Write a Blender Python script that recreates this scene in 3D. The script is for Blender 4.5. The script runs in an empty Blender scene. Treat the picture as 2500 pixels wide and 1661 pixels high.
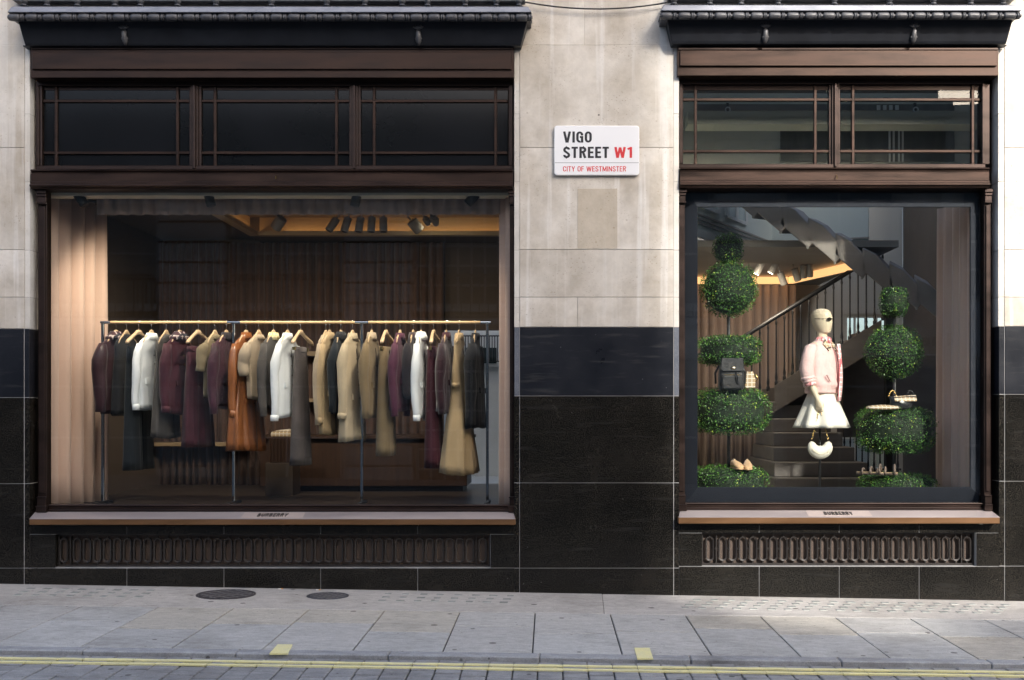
import bpy, bmesh, math, random
from mathutils import Vector, Matrix
random.seed(7)
R = math.radians
sc = bpy.context.scene
# ------------------------------------------------------------------ camera, sky, sun, exposure
D = 9.5            # metres from the lens to the face of the shop wall (Y = 0)
S = 280.0          # photo pixels per metre on that wall
CX, CY = 1370.0, 997.0
EYE = 1.6125
cam_d = bpy.data.cameras.new('camera'); cam = bpy.data.objects.new('camera', cam_d)
sc.collection.objects.link(cam); sc.camera = cam
cam.location = (0, -D, EYE); cam.rotation_euler = (R(90), 0, 0)
cam_d.sensor_width = 36; cam_d.lens = 36 * S * D / 2500
cam_d.shift_x = (1250 - CX) / 2500; cam_d.shift_y = (CY - 830.5) / 2500
cam_d.clip_end = 500
SUN_EL, SUN_AZ = 30.0, 27.0
world = bpy.data.worlds.new('World'); sc.world = world; world.use_nodes = True
wn = world.node_tree.nodes; wl = world.node_tree.links; wn.clear()
sky = wn.new('ShaderNodeTexSky'); sky.sky_type = 'NISHITA'; sky.sun_disc = False
sky.sun_elevation = R(SUN_EL); sky.sun_rotation = R(180 - SUN_AZ); sky.air_density = 0.85; sky.dust_density = 4.0; sky.ozone_density = 1.0
bg = wn.new('ShaderNodeBackground'); bg.inputs[1].default_value = 0.15
wo = wn.new('ShaderNodeOutputWorld'); wl.new(sky.outputs[0], bg.inputs[0]); wl.new(bg.outputs[0], wo.inputs[0])
sun_d = bpy.data.lights.new('sun', 'SUN'); sun = bpy.data.objects.new('sun', sun_d); sc.collection.objects.link(sun)
sun_d.energy = 1.85; sun_d.angle = R(1.7); sun_d.color = (1.0, 0.95, 0.88)
to_sun = Vector((math.sin(R(SUN_AZ)) * math.cos(R(SUN_EL)), -math.cos(R(SUN_AZ)) * math.cos(R(SUN_EL)), math.sin(R(SUN_EL))))
sun.rotation_euler = (-to_sun).to_track_quat('-Z', 'Y').to_euler(); sun.location = (6, -12, 14)
vs = sc.view_settings; vs.view_transform = 'Standard'; vs.look = 'None'; vs.gamma = 1; vs.use_curve_mapping = False
vs.exposure = 1.5
cy = sc.cycles; cy.use_denoising = True; cy.max_bounces = 8; cy.diffuse_bounces = 4; cy.glossy_bounces = 4
cy.light_sampling_threshold = 0.0; cy.transparent_max_bounces = 16; cy.sample_clamp_indirect = 6; cy.caustics_reflective = False; cy.caustics_refractive = False

# ------------------------------------------------------------------ helpers
def wx(px, Y=0.0): return (px - CX) / S * (1 + Y / D)
def wz(py, Y=0.0): return EYE + (CY - py) / S * (1 + Y / D)
SL = -0.0168
def gz(x): return SL * x
COL = sc.collection
class MB:
    def __init__(s): s.v = []; s.f = []; s.m = []
    def box(s, x0, x1, y0, y1, z0, z1, m=0):
        b = len(s.v)
        s.v += [(x0,y0,z0),(x1,y0,z0),(x1,y1,z0),(x0,y1,z0),(x0,y0,z1),(x1,y0,z1),(x1,y1,z1),(x0,y1,z1)]
        s.f += [tuple(b+i for i in q) for q in ((0,3,2,1),(4,5,6,7),(0,1,5,4),(1,2,6,5),(2,3,7,6),(3,0,4,7))]; s.m += [m]*6
        return s
    def hexa(s, p8, m=0):   # bottom four then top four, counter-clockwise from above
        b = len(s.v); s.v += [tuple(p) for p in p8]
        s.f += [tuple(b+i for i in q) for q in ((0,3,2,1),(4,5,6,7),(0,1,5,4),(1,2,6,5),(2,3,7,6),(3,0,4,7))]; s.m += [m]*6
        return s
    def prof(s, pts, x0, x1, m=0):  # (y, z) outline pushed along x; x0 / x1 may be lists for raked ends
        n = len(pts); b = len(s.v)
        xa = x0 if isinstance(x0, (list, tuple)) else [x0]*n; xb = x1 if isinstance(x1, (list, tuple)) else [x1]*n
        s.v += [(xa[i], p[0], p[1]) for i, p in enumerate(pts)] + [(xb[i], p[0], p[1]) for i, p in enumerate(pts)]
        for i in range(n):
            j = (i+1) % n; s.f.append((b+i, b+j, b+n+j, b+n+i)); s.m.append(m)
        s.f.append(tuple(b+i for i in range(n-1, -1, -1))); s.f.append(tuple(b+n+i for i in range(n))); s.m += [m, m]
        return s
    def loft(s, rings, m=0, cap0=True, cap1=True):
        n = len(rings[0]); b = len(s.v)
        for r in rings: s.v += [tuple(p) for p in r]
        for k in range(len(rings)-1):
            for i in range(n):
                j = (i+1) % n; o = b+k*n
                s.f.append((o+i, o+j, o+n+j, o+n+i)); s.m.append(m)
        if cap0: s.f.append(tuple(b+i for i in range(n-1, -1, -1))); s.m.append(m)
        if cap1: o = b+(len(rings)-1)*n; s.f.append(tuple(o+i for i in range(n))); s.m.append(m)
        return s
    def tube(s, pts, rad, n=8, m=0, flat=1.0):
        rings = []; up = None
        P = [Vector(p) for p in pts]
        for i, p in enumerate(P):
            t = (P[min(i+1, len(P)-1)] - P[max(i-1, 0)]).normalized()
            if up is None:
                up = Vector((0,1,0)) if abs(t.y) < .9 else Vector((1,0,0))
            a = (up - t*up.dot(t)).normalized(); up = a; c = t.cross(a)
            r = rad[i] if isinstance(rad, (list, tuple)) else rad
            rings.append([p + a*(r*flat*math.cos(2*math.pi*k/n)) + c*(r*math.sin(2*math.pi*k/n)) for k in range(n)])
        return s.loft(rings, m)
    def ball(s, c, r, nu=14, nv=9, m=0):
        rx, ry, rz = r if isinstance(r, (list, tuple)) else (r, r, r)
        rings = []
        for k in range(nv+1):
            th = math.pi*(0.02+0.96*k/nv)
            rings.append([(c[0]+rx*math.sin(th)*math.cos(2*math.pi*i/nu), c[1]+ry*math.sin(th)*math.sin(2*math.pi*i/nu), c[2]-rz*math.cos(th)) for i in range(nu)])
        return s.loft(rings, m)
    def cyl(s, p0, p1, r, n=12, m=0): return s.tube([p0, p1], r, n, m)
    def mesh(s, name, mats, smooth=False):
        me = bpy.data.meshes.new(name); me.from_pydata(s.v, [], s.f)
        for mt in (mats if isinstance(mats, (list, tuple)) else [mats]): me.materials.append(mt)
        if any(s.m): me.polygons.foreach_set('material_index', s.m)
        if smooth: me.polygons.foreach_set('use_smooth', [True]*len(me.polygons))
        me.update(); return me
def link(name, data, parent=None):
    o = bpy.data.objects.new(name, data); COL.objects.link(o)
    if parent is not None:
        o.parent = parent
        p = Vector((0,0,0)); q = parent
        while q is not None: p += q.location; q = q.parent
        o.location = -p
    return o
def add(name, mb, mats, parent=None, smooth=False, bevel=0, seg=1, auto=None):
    me = mb.mesh(name, mats, smooth or auto is not None)
    bm = bmesh.new(); bm.from_mesh(me); bmesh.ops.recalc_face_normals(bm, faces=bm.faces); bm.to_mesh(me); bm.free()
    o = link(name, me, parent)
    if auto is not None:
        try: me.set_sharp_from_angle(angle=R(auto))
        except Exception: pass
    if bevel:
        b = o.modifiers.new('bevel', 'BEVEL'); b.width = bevel; b.segments = seg; b.limit_method = 'ANGLE'; b.angle_limit = R(40)
    return o
def tag(o, label=None, cat=None, group=None, kind=None):
    if label: o['label'] = label
    if cat: o['category'] = cat
    if group: o['group'] = group
    if kind: o['kind'] = kind
    return o
def thing(name, label, cat, loc=(0,0,0), group=None):
    o = bpy.data.objects.new(name, None); COL.objects.link(o); o.location = loc; o.empty_display_size = .1
    return tag(o, label, cat, group)
def local(name, me, parent, loc=(0,0,0), rot=(0,0,0)):   # a mesh given in its parent's own frame
    o = bpy.data.objects.new(name, me); COL.objects.link(o); o.parent = parent; o.location = loc; o.rotation_euler = rot
    return o

# ------------------------------------------------------------------ materials
def nt(name):
    m = bpy.data.materials.new(name); m.use_nodes = True
    n = m.node_tree.nodes; l = m.node_tree.links
    return m, n, l, n['Principled BSDF']
def c4(c): return (c[0], c[1], c[2], 1)
def coords(n, l, scale=(1,1,1), obj=False):
    mp = n.new('ShaderNodeMapping'); mp.inputs['Scale'].default_value = scale
    if obj:
        t = n.new('ShaderNodeTexCoord'); l.new(t.outputs['Object'], mp.inputs[0])
    else:
        t = n.new('ShaderNodeNewGeometry'); l.new(t.outputs['Position'], mp.inputs[0])
    return mp
def noise(n, l, mp, scale, detail=5, rough=.6):
    t = n.new('ShaderNodeTexNoise'); t.inputs['Scale'].default_value = scale; t.inputs['Detail'].default_value = detail
    t.inputs['Roughness'].default_value = rough; l.new(mp.outputs[0], t.inputs['Vector']); return t
def ramp(n, l, src, a, b, ca=(0,0,0), cb=(1,1,1)):
    r = n.new('ShaderNodeValToRGB'); r.color_ramp.elements[0].position = a; r.color_ramp.elements[1].position = b
    r.color_ramp.elements[0].color = c4(ca); r.color_ramp.elements[1].color = c4(cb); l.new(src, r.inputs[0]); return r
def mixc(n, l, fac, a, b, mode='MIX'):
    x = n.new('ShaderNodeMix'); x.data_type = 'RGBA'; x.blend_type = mode
    if isinstance(fac, (int, float)): x.inputs[0].default_value = fac
    else: l.new(fac, x.inputs[0])
    for s, v in ((6, a), (7, b)):
        if isinstance(v, (tuple, list)): x.inputs[s].default_value = c4(v)
        else: l.new(v, x.inputs[s])
    return x
def bump(n, l, bsdf, src, strength=.2, dist=.01, prev=None):
    b = n.new('ShaderNodeBump'); b.inputs['Strength'].default_value = strength; b.inputs['Distance'].default_value = dist
    l.new(src, b.inputs['Height'])
    if prev is not None: l.new(prev.outputs[0], b.inputs['Normal'])
    l.new(b.outputs[0], bsdf.inputs['Normal']); return b
def mat(name, col, rough=.6, metal=0, col2=None, vs_=3, stretch=(1,1,1), bmp=0, bs=60, bstretch=(1,1,1), rv=0, spec=.5, rvar=0, obj=False, lo=.35, hi=.65, fine=0, sheen=0, bd=.01):
    m, n, l, p = nt(name)
    p.inputs['Roughness'].default_value = rough; p.inputs['Metallic'].default_value = metal; p.inputs['Specular IOR Level'].default_value = spec
    if sheen: p.inputs['Sheen Weight'].default_value = sheen
    p.inputs['Base Color'].default_value = c4(col)
    out = None
    mp = coords(n, l, stretch, obj)
    if col2 is not None:
        t = noise(n, l, mp, vs_); r = ramp(n, l, t.outputs['Fac'], lo, hi, col, col2); out = r.outputs[0]
        if rvar:
            rr = ramp(n, l, t.outputs['Fac'], .3, .7, (rough-rvar,)*3, (rough+rvar,)*3); l.new(rr.outputs[0], p.inputs['Roughness'])
    if fine:
        mp2 = coords(n, l, (1,1,1), obj); t2 = noise(n, l, mp2, 180, 3); r2 = ramp(n, l, t2.outputs['Fac'], .3, .7, (1-fine,)*3, (1+fine*.3,)*3)
        x = mixc(n, l, 1.0, out if out is not None else col, r2.outputs[0], 'MULTIPLY'); out = x.outputs[2]
    if rv:
        oi = n.new('ShaderNodeObjectInfo'); r3 = ramp(n, l, oi.outputs['Random'], 0, 1, (1-rv,)*3, (1,)*3)
        x = mixc(n, l, 1.0, out if out is not None else col, r3.outputs[0], 'MULTIPLY'); out = x.outputs[2]
    if out is not None: l.new(out, p.inputs['Base Color'])
    if bmp:
        mb_ = coords(n, l, bstretch, obj); t = noise(n, l, mb_, bs, 4); bump(n, l, p, t.outputs['Fac'], bmp, bd)
    return m
def stone_mat(name, base=(.66,.625,.565), dirt=(.47,.425,.36), pale=(.75,.74,.715), amount=.55):
    m, n, l, p = nt(name); p.inputs['Roughness'].default_value = .85; p.inputs['Specular IOR Level'].default_value = .25
    mp = coords(n, l); t = noise(n, l, mp, 1.6, 7, .62); r = ramp(n, l, t.outputs['Fac'], .40, .62, base, dirt)
    ms = coords(n, l, (5.5, 1, .22)); t2 = noise(n, l, ms, 1.7, 4, .55); r2 = ramp(n, l, t2.outputs['Fac'], .54, .64)
    mf = coords(n, l, (1, 1, .8)); t3 = noise(n, l, mf, 9, 8, .7); r3 = ramp(n, l, t3.outputs['Fac'], .3, .75, (.86,.86,.86), (1.06,1.06,1.06))
    x = mixc(n, l, 0, r.outputs[0], pale)
    mu = n.new('ShaderNodeMath'); mu.operation = 'MULTIPLY'; mu.inputs[1].default_value = amount; l.new(r2.outputs[0], mu.inputs[0]); l.new(mu.outputs[0], x.inputs[0])
    y = mixc(n, l, 1, x.outputs[2], r3.outputs[0], 'MULTIPLY')
    # small pits and blotches
    v = n.new('ShaderNodeTexVoronoi'); v.inputs['Scale'].default_value = 7; l.new(coords(n, l).outputs[0], v.inputs['Vector'])
    rp = ramp(n, l, v.outputs['Distance'], .03, .08, (.55,.5,.44), (1,1,1)); z0_ = mixc(n, l, .55, y.outputs[2], rp.outputs[0], 'MULTIPLY')
    v2 = n.new('ShaderNodeTexVoronoi'); v2.inputs['Scale'].default_value = 34; l.new(coords(n, l, (1,1,1.6)).outputs[0], v2.inputs['Vector'])
    rq = ramp(n, l, v2.outputs['Distance'], .10, .24, (.66,.62,.56), (1,1,1)); t8 = noise(n, l, coords(n, l), 3.0, 4); r8 = ramp(n, l, t8.outputs['Fac'], .45, .62); z = mixc(n, l, 0, z0_.outputs[2], rq.outputs[0], 'MULTIPLY'); l.new(r8.outputs[0], z.inputs[0])
    oi = n.new('ShaderNodeObjectInfo'); ro = ramp(n, l, oi.outputs['Random'], 0, 1, (.87,.86,.845), (1.04,1.04,1.04)); zz = mixc(n, l, 1, z.outputs[2], ro.outputs[0], 'MULTIPLY')
    l.new(zz.outputs[2], p.inputs['Base Color'])
    mb_ = coords(n, l); tb = noise(n, l, mb_, 45, 6, .7); bump(n, l, p, tb.outputs['Fac'], .25, .006)
    return m
def granite_mat(name, base, speck, rough, dust=.0):
    m, n, l, p = nt(name); p.inputs['Specular IOR Level'].default_value = .28
    mp = coords(n, l); t = noise(n, l, mp, 160, 2, .5); r = ramp(n, l, t.outputs['Fac'], .52, .72, base, speck)
    t2 = noise(n, l, mp, 2.2, 6, .65); r2 = ramp(n, l, t2.outputs['Fac'], .35, .75, (.75,.75,.72), (1.5,1.4,1.25)); x = mixc(n, l, 1, r.outputs[0], r2.outputs[0], 'MULTIPLY')
    ms = coords(n, l, (1, 1, 9)); t4 = noise(n, l, ms, 2.5, 5); r4 = ramp(n, l, t4.outputs['Fac'], .55, .8)
    y = mixc(n, l, 0, x.outputs[2], (.075,.075,.072)); mu = n.new('ShaderNodeMath'); mu.operation = 'MULTIPLY'; mu.inputs[1].default_value = dust
    l.new(r4.outputs[0], mu.inputs[0]); l.new(mu.outputs[0], y.inputs[0])
    v = n.new('ShaderNodeTexVoronoi'); v.inputs['Scale'].default_value = 9; l.new(coords(n, l).outputs[0], v.inputs['Vector'])
    rp = ramp(n, l, v.outputs['Distance'], .018, .03, (.22,.22,.22), (0,0,0)); z = mixc(n, l, 1, y.outputs[2], rp.outputs[0], 'ADD')
    l.new(z.outputs[2], p.inputs['Base Color'])
    r3 = ramp(n, l, t2.outputs['Fac'], .3, .7, (rough,)*3, (rough+.15,)*3); l.new(r3.outputs[0], p.inputs['Roughness'])
    return m
def schlick(n, l, ior):   # the same reflectance seen from either side of a pane
    g = n.new('ShaderNodeNewGeometry'); d = n.new('ShaderNodeVectorMath'); d.operation = 'DOT_PRODUCT'; l.new(g.outputs['Normal'], d.inputs[0]); l.new(g.outputs['Incoming'], d.inputs[1])
    def M_(op, a, b=None, c=None):
        x = n.new('ShaderNodeMath'); x.operation = op
        for i, v in enumerate((a, b, c)):
            if v is None: continue
            if isinstance(v, (int, float)): x.inputs[i].default_value = v
            else: l.new(v, x.inputs[i])
        return x.outputs[0]
    f0 = ((ior-1)/(ior+1))**2; a = M_('ABSOLUTE', d.outputs['Value']); q = M_('POWER', M_('SUBTRACT', 1.0, a), 5.0); r_ = M_('MULTIPLY_ADD', q, 1-f0, f0)
    class W: outputs = [r_]
    return W
def glass_mat(name, tint=(.93,.95,.94), ior=1.5, smear=0):
    m = bpy.data.materials.new(name); m.use_nodes = True; n = m.node_tree.nodes; l = m.node_tree.links; n.clear()
    o = n.new('ShaderNodeOutputMaterial'); mx = n.new('ShaderNodeMixShader'); fr = schlick(n, l, ior)
    tr = n.new('ShaderNodeBsdfTransparent'); tr.inputs[0].default_value = c4(tint); gl = n.new('ShaderNodeBsdfGlossy'); gl.inputs['Roughness'].default_value = 0.0
    if smear:
        tc = n.new('ShaderNodeNewGeometry'); ns = n.new('ShaderNodeTexNoise'); ns.inputs['Scale'].default_value = .9; l.new(tc.outputs['Position'], ns.inputs['Vector'])
        b = n.new('ShaderNodeBump'); b.inputs['Strength'].default_value = smear; b.inputs['Distance'].default_value = .02; l.new(ns.outputs['Fac'], b.inputs['Height']); l.new(b.outputs[0], gl.inputs['Normal'])
    l.new(fr.outputs[0], mx.inputs[0]); l.new(tr.outputs[0], mx.inputs[1]); l.new(gl.outputs[0], mx.inputs[2]); l.new(mx.outputs[0], o.inputs[0])
    return m
def emit_mat(name, col, strength):
    m, n, l, p = nt(name); p.inputs['Base Color'].default_value = c4(col); p.inputs['Emission Color'].default_value = c4(col); p.inputs['Emission Strength'].default_value = strength
    return m
def slab_mat(name, a, b, gum=True):
    m, n, l, p = nt(name); p.inputs['Roughness'].default_value = .75; p.inputs['Specular IOR Level'].default_value = .35
    ms = coords(n, l, (1, 4.5, 1)); t = noise(n, l, ms, 2.6, 7, .65); r = ramp(n, l, t.outputs['Fac'], .3, .72, a, b)
    mp = coords(n, l); t2 = noise(n, l, mp, 120, 3, .6); r2 = ramp(n, l, t2.outputs['Fac'], .3, .7, (.76,.76,.76), (1.10,1.10,1.10)); x0_ = mixc(n, l, 1, r.outputs[0], r2.outputs[0], 'MULTIPLY')
    t9 = noise(n, l, coords(n, l, (1, 2.2, 1)), 13, 6, .7); r9 = ramp(n, l, t9.outputs['Fac'], .34, .66, (.80,.795,.785), (1.10,1.10,1.10)); x = mixc(n, l, 1, x0_.outputs[2], r9.outputs[0], 'MULTIPLY')
    last = x
    if gum:
        v = n.new('ShaderNodeTexVoronoi'); v.inputs['Scale'].default_value = 4.2; l.new(mp.outputs[0], v.inputs['Vector'])
        ad = n.new('ShaderNodeMath'); ad.operation = 'ADD'; l.new(v.outputs['Distance'], ad.inputs[0])
        cr = n.new('ShaderNodeSeparateColor'); l.new(v.outputs['Color'], cr.inputs[0]); mu = n.new('ShaderNodeMath'); mu.operation = 'MULTIPLY'; mu.inputs[1].default_value = .085; l.new(cr.outputs[0], mu.inputs[0]); l.new(mu.outputs[0], ad.inputs[1])
        rg = ramp(n, l, ad.outputs[0], .105, .122, (.34,.33,.33), (1,1,1)); last = mixc(n, l, 1, x.outputs[2], rg.outputs[0], 'MULTIPLY')
        v3 = n.new('ShaderNodeTexVoronoi'); v3.inputs['Scale'].default_value = 15; l.new(mp.outputs[0], v3.inputs['Vector']); c3 = n.new('ShaderNodeSeparateColor'); l.new(v3.outputs['Color'], c3.inputs[0]); a3 = n.new('ShaderNodeMath'); a3.operation = 'MULTIPLY_ADD'; a3.inputs[1].default_value = .22; l.new(c3.outputs[1], a3.inputs[0]); l.new(v3.outputs['Distance'], a3.inputs[2])
        rs = ramp(n, l, a3.outputs[0], .12, .16, (.45,.44,.43), (1,1,1)); last = mixc(n, l, 1, last.outputs[2], rs.outputs[0], 'MULTIPLY')
        t5 = noise(n, l, coords(n, l), 1.1, 6, .7); r5 = ramp(n, l, t5.outputs['Fac'], .50, .74, (1,1,1), (.62,.61,.60)); last = mixc(n, l, 1, last.outputs[2], r5.outputs[0], 'MULTIPLY')
    oi = n.new('ShaderNodeObjectInfo'); ro = ramp(n, l, oi.outputs['Random'], 0, 1, (.91,.91,.91), (1.03,1.03,1.03)); zz = mixc(n, l, 1, last.outputs[2], ro.outputs[0], 'MULTIPLY')
    l.new(zz.outputs[2], p.inputs['Base Color']); bump(n, l, p, t2.outputs['Fac'], .2, .004)
    return m
STONE = stone_mat('limestone'); STONE_PALE = stone_mat('limestone_return', (.68,.66,.61), (.58,.55,.5), (.74,.73,.7), .4)
STONE_PATCH = stone_mat('limestone_patch', (.54,.485,.40), (.45,.395,.315), (.58,.54,.46), .3)
MORTAR = mat('mortar', (.34,.32,.29), .9); GROUT = mat('pale_grout', (.25,.25,.25), .85, 0, (.36,.36,.36), 3)
GRANITE = granite_mat('black_granite', (.005,.0048,.0044), (.05,.046,.038), .16, .18)
SLATE = granite_mat('blue_black_slate', (.010,.012,.018), (.016,.019,.027), .26, .55)
SLATE_RUB = granite_mat('rubbed_slate', (.10,.115,.15), (.16,.175,.21), .5, .3)
BRONZE = mat('dark_bronze', (.022,.0135,.0105), .38, .6, (.046,.027,.020), 1.4, (1,1,7), .06, 90, (.25,1,6), rvar=.1, fine=.2, spec=.3)
BRONZE_D = mat('bronze_moulding', (.024,.015,.012), .36, .6, (.040,.024,.019), 2, (1,1,5), rvar=.08)
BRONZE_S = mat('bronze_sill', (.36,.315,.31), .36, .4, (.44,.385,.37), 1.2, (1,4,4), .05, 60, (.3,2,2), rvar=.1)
BRONZE_E = mat('bronze_sill_edge', (.15,.078,.034), .42, .5, (.20,.105,.048), 1.5, (1,1,5), rvar=.1)
IRON_BG = mat('grille_backing', (.085,.062,.05), .6, .2, (.12,.088,.07), 3); IRON = mat('grille_iron', (.022,.019,.018), .5, .3, (.035,.03,.027), 6)
LEAD = mat('lead_flashing', (.17,.18,.205), .5, .4, (.24,.25,.28), 4, (1,1,4), .1, 30); PAINT = mat('black_fascia_paint', (.009,.010,.013), .42, 0, (.014,.016,.021), 5, bmp=.05, bs=40, spec=.3)
BEADM = mat('bead_paint', (.04,.042,.047), .42, .1, (.08,.082,.09), 18, bmp=.2, bs=50)
BLACKGLASS = mat('blacked_glass', (.004,.005,.006), .12, 0, (.007,.008,.010), 1.2, spec=.22)
GLASS = glass_mat('plate_glass', (.95,.96,.95), 1.47, .012); GLASS2 = glass_mat('old_glass', (.90,.91,.89), 1.45, .05)
NAVY = mat('navy_surround', (.026,.029,.039), .65, 0, (.031,.035,.046), 1.2, spec=.15)
CURT = mat('blush_curtain', (.58,.41,.33), .9, 0, (.64,.46,.37), 2.2, (2,2,.3), sheen=.3, fine=.06)
DRAPE = mat('brown_drape', (.095,.055,.042), .9, 0, (.13,.075,.057), 3, (3,1,.2), sheen=.2)
DRAPE2 = mat('taupe_drape', (.32,.245,.21), .9, 0, (.38,.29,.25), 3, (3,1,.2), sheen=.2)
WALL_D = mat('brown_wall', (.10,.075,.06), .8, 0, (.12,.09,.07), 2); CEIL_G = mat('olive_soffit', (.62,.59,.49), .8); CEIL_D = mat('brown_ceiling', (.16,.125,.09), .8)
FLOOR_D = mat('dark_wood_floor', (.05,.038,.03), .3, 0, (.08,.06,.046), 3, (1,6,1)); WOODB = mat('walnut', (.036,.018,.010), .45, 0, (.058,.029,.016), 3, (8,1,.6)); TAN = mat('tan_shelf', (.34,.24,.14), .5)
CHROME = mat('chrome', (.62,.65,.68), .14, 1.0); RODW = mat('beech', (.62,.43,.22), .45, 0, (.70,.50,.28), 6, (1,4,4)); HANGW = mat('pale_hanger_wood', (.66,.47,.28), .42, 0, (.74,.55,.34), 9, (2,2,6), rv=.12)
GOLD = mat('brass', (.75,.53,.20), .25, 1.0); BLACKM = mat('black_metal', (.014,.014,.015), .42); GREYM = mat('grey_metal', (.36,.34,.31), .5, .1)
COVE = emit_mat('led_cove', (1.0,.55,.20), .16); BULB = emit_mat('lamp_lens', (1.0,.86,.6), 9)
PALEW = mat('pale_green_wall', (.60,.66,.63), .75, 0, (.65,.71,.68), 1.5); WHITEP = mat('white_paint', (.74,.75,.73), .55, 0, (.69,.70,.68), 3); OFFW = mat('grey_white_wall', (.62,.61,.57), .8)
STAIRS = mat('brown_stone_stair', (.135,.118,.107), .55, 0, (.175,.155,.14), 2.5, (1,1,3)); NOSE = mat('pale_nosing', (.30,.28,.25), .6)
YELLOW = mat('yellow_paint', (.93,.85,.42), .7, 0, (.84,.78,.48), 9, rv=.12, fine=.2, lo=.45, hi=.75)
SIGNW = mat('enamel_white', (.80,.81,.82), .25); INKK = mat('sign_black', (.02,.02,.024), .35); INKR = mat('sign_red', (.62,.035,.04), .35); LETTER = mat('letter_bronze', (.05,.045,.043), .4, .6); PLAQUE = mat('plaque', (.50,.42,.38), .4, .3)
SLABS = [slab_mat('blue_grey_flag', (.465,.46,.435), (.56,.555,.53)), slab_mat('grey_flag', (.475,.465,.435), (.57,.555,.525)), slab_mat('buff_flag', (.47,.44,.375), (.55,.515,.45))]
CONC = slab_mat('pavement_concrete', (.46,.435,.40), (.55,.52,.48)); KERB = slab_mat('kerb_granite', (.34,.345,.35), (.44,.445,.45)); SETT = slab_mat('sett_granite', (.26,.26,.262), (.385,.385,.38)); ROADM = slab_mat('road_bed', (.12,.12,.125), (.17,.17,.175), False)
JOINT = mat('dark_joint', (.06,.057,.054), .9); LENS = mat('lens_glass', (.36,.39,.36), .25, 0, (.56,.57,.53), 14, rv=.25); COVER = mat('cast_iron_cover', (.045,.042,.046), .5, .4, (.08,.07,.075), 12, bmp=.3, bs=40); COVERB = mat('blue_cast_iron_cover', (.055,.06,.075), .5, .4, (.09,.095,.11), 12, bmp=.3, bs=40)

# ------------------------------------------------------------------ ground: road, pavement, kerb, setts, markings
def rear(x): return -.92 + .009*x
def kerb(x): return -2.338 + .0139*x
def kerbf(x): return kerb(x) - .118
road = add('road', MB().hexa([(-70,-60,gz(-70)-.30),(70,-60,gz(70)-.30),(70,-2.1,gz(70)-.30),(-70,-2.1,gz(-70)-.30),(-70,-60,gz(-70)-.056),(70,-60,gz(70)-.056),(70,-2.1,gz(70)-.056),(-70,-2.1,gz(-70)-.056)]), ROADM)
tag(road, kind='structure')
pave = add('pavement', MB().hexa([(-40,-2.34-.0139*40+.02,gz(-40)-.3),(40,-2.34+.0139*40+.02,gz(40)-.3),(40,.4,gz(40)-.3),(-40,.4,gz(-40)-.3),(-40,-2.34-.0139*40+.02,gz(-40)-.012),(40,-2.34+.0139*40+.02,gz(40)-.012),(40,.4,gz(40)-.012),(-40,.4,gz(-40)-.012)]), JOINT)
tag(pave, kind='structure')
def quad_slab(name, xs, ya, yb, m, parent, lean=0, top=0, thick=.05, gap=.0048, bev=.003):
    (x0, x1) = xs; g = gap
    def P(x, y): xx = x - lean*(y - rear(x)); return (xx, y)
    gy = g*(2.2 if name == 'paving_slab' else 1)
    c = [P(x0+g, yb(x0)+gy), P(x1-g, yb(x1)+gy), P(x1-g, ya(x1)-gy), P(x0+g, ya(x0)-gy)]
    j = [random.uniform(-.0012, .0012) for _ in range(4)]
    mb = MB().hexa([(a, b, gz(a)+top-thick) for a, b in c] + [(a, b, gz(a)+top+j[i]) for i, (a, b) in enumerate(c)])
    return add(name, mb, m, parent, bevel=bev)
fr = [.40,.57,.42,.36,.56,.39,.54,.47,.36,.49,.41,.48,.58,.44,.52,.4]
buff = {(2,0),(3,0),(4,0),(9,0),(1,0),(11,1),(8,0)}
x0 = -3.157 - 3*.5905
for k in range(-3, 16):
    xa = -3.157 + (k-1)*.5905; xb = xa + .5905
    f = fr[k % len(fr)]
    mid = lambda x, f=f: rear(x) + (kerb(x)-rear(x))*f
    for row, (ya, yb) in enumerate(((rear, mid), (mid, kerb))):
        m = SLABS[2] if (k, row) in buff else random.choice(SLABS[:2])
        quad_slab('paving_slab', (xa, xb), ya, yb, m, pave, lean=.0113)
edges = [-9, -5.2, wx(382), wx(1465), 4.6, 8]
for a, b in zip(edges, edges[1:]):
    quad_slab('concrete_strip', (a, b), lambda x: .02, rear, CONC, pave, lean=-.02, gap=.002)
a = -7.0
while a < 6.5:
    quad_slab('kerb_stone', (a, a+.98), kerb, kerbf, KERB, pave, top=.002, thick=.09, gap=.0025, bev=.008); a += .98
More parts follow.
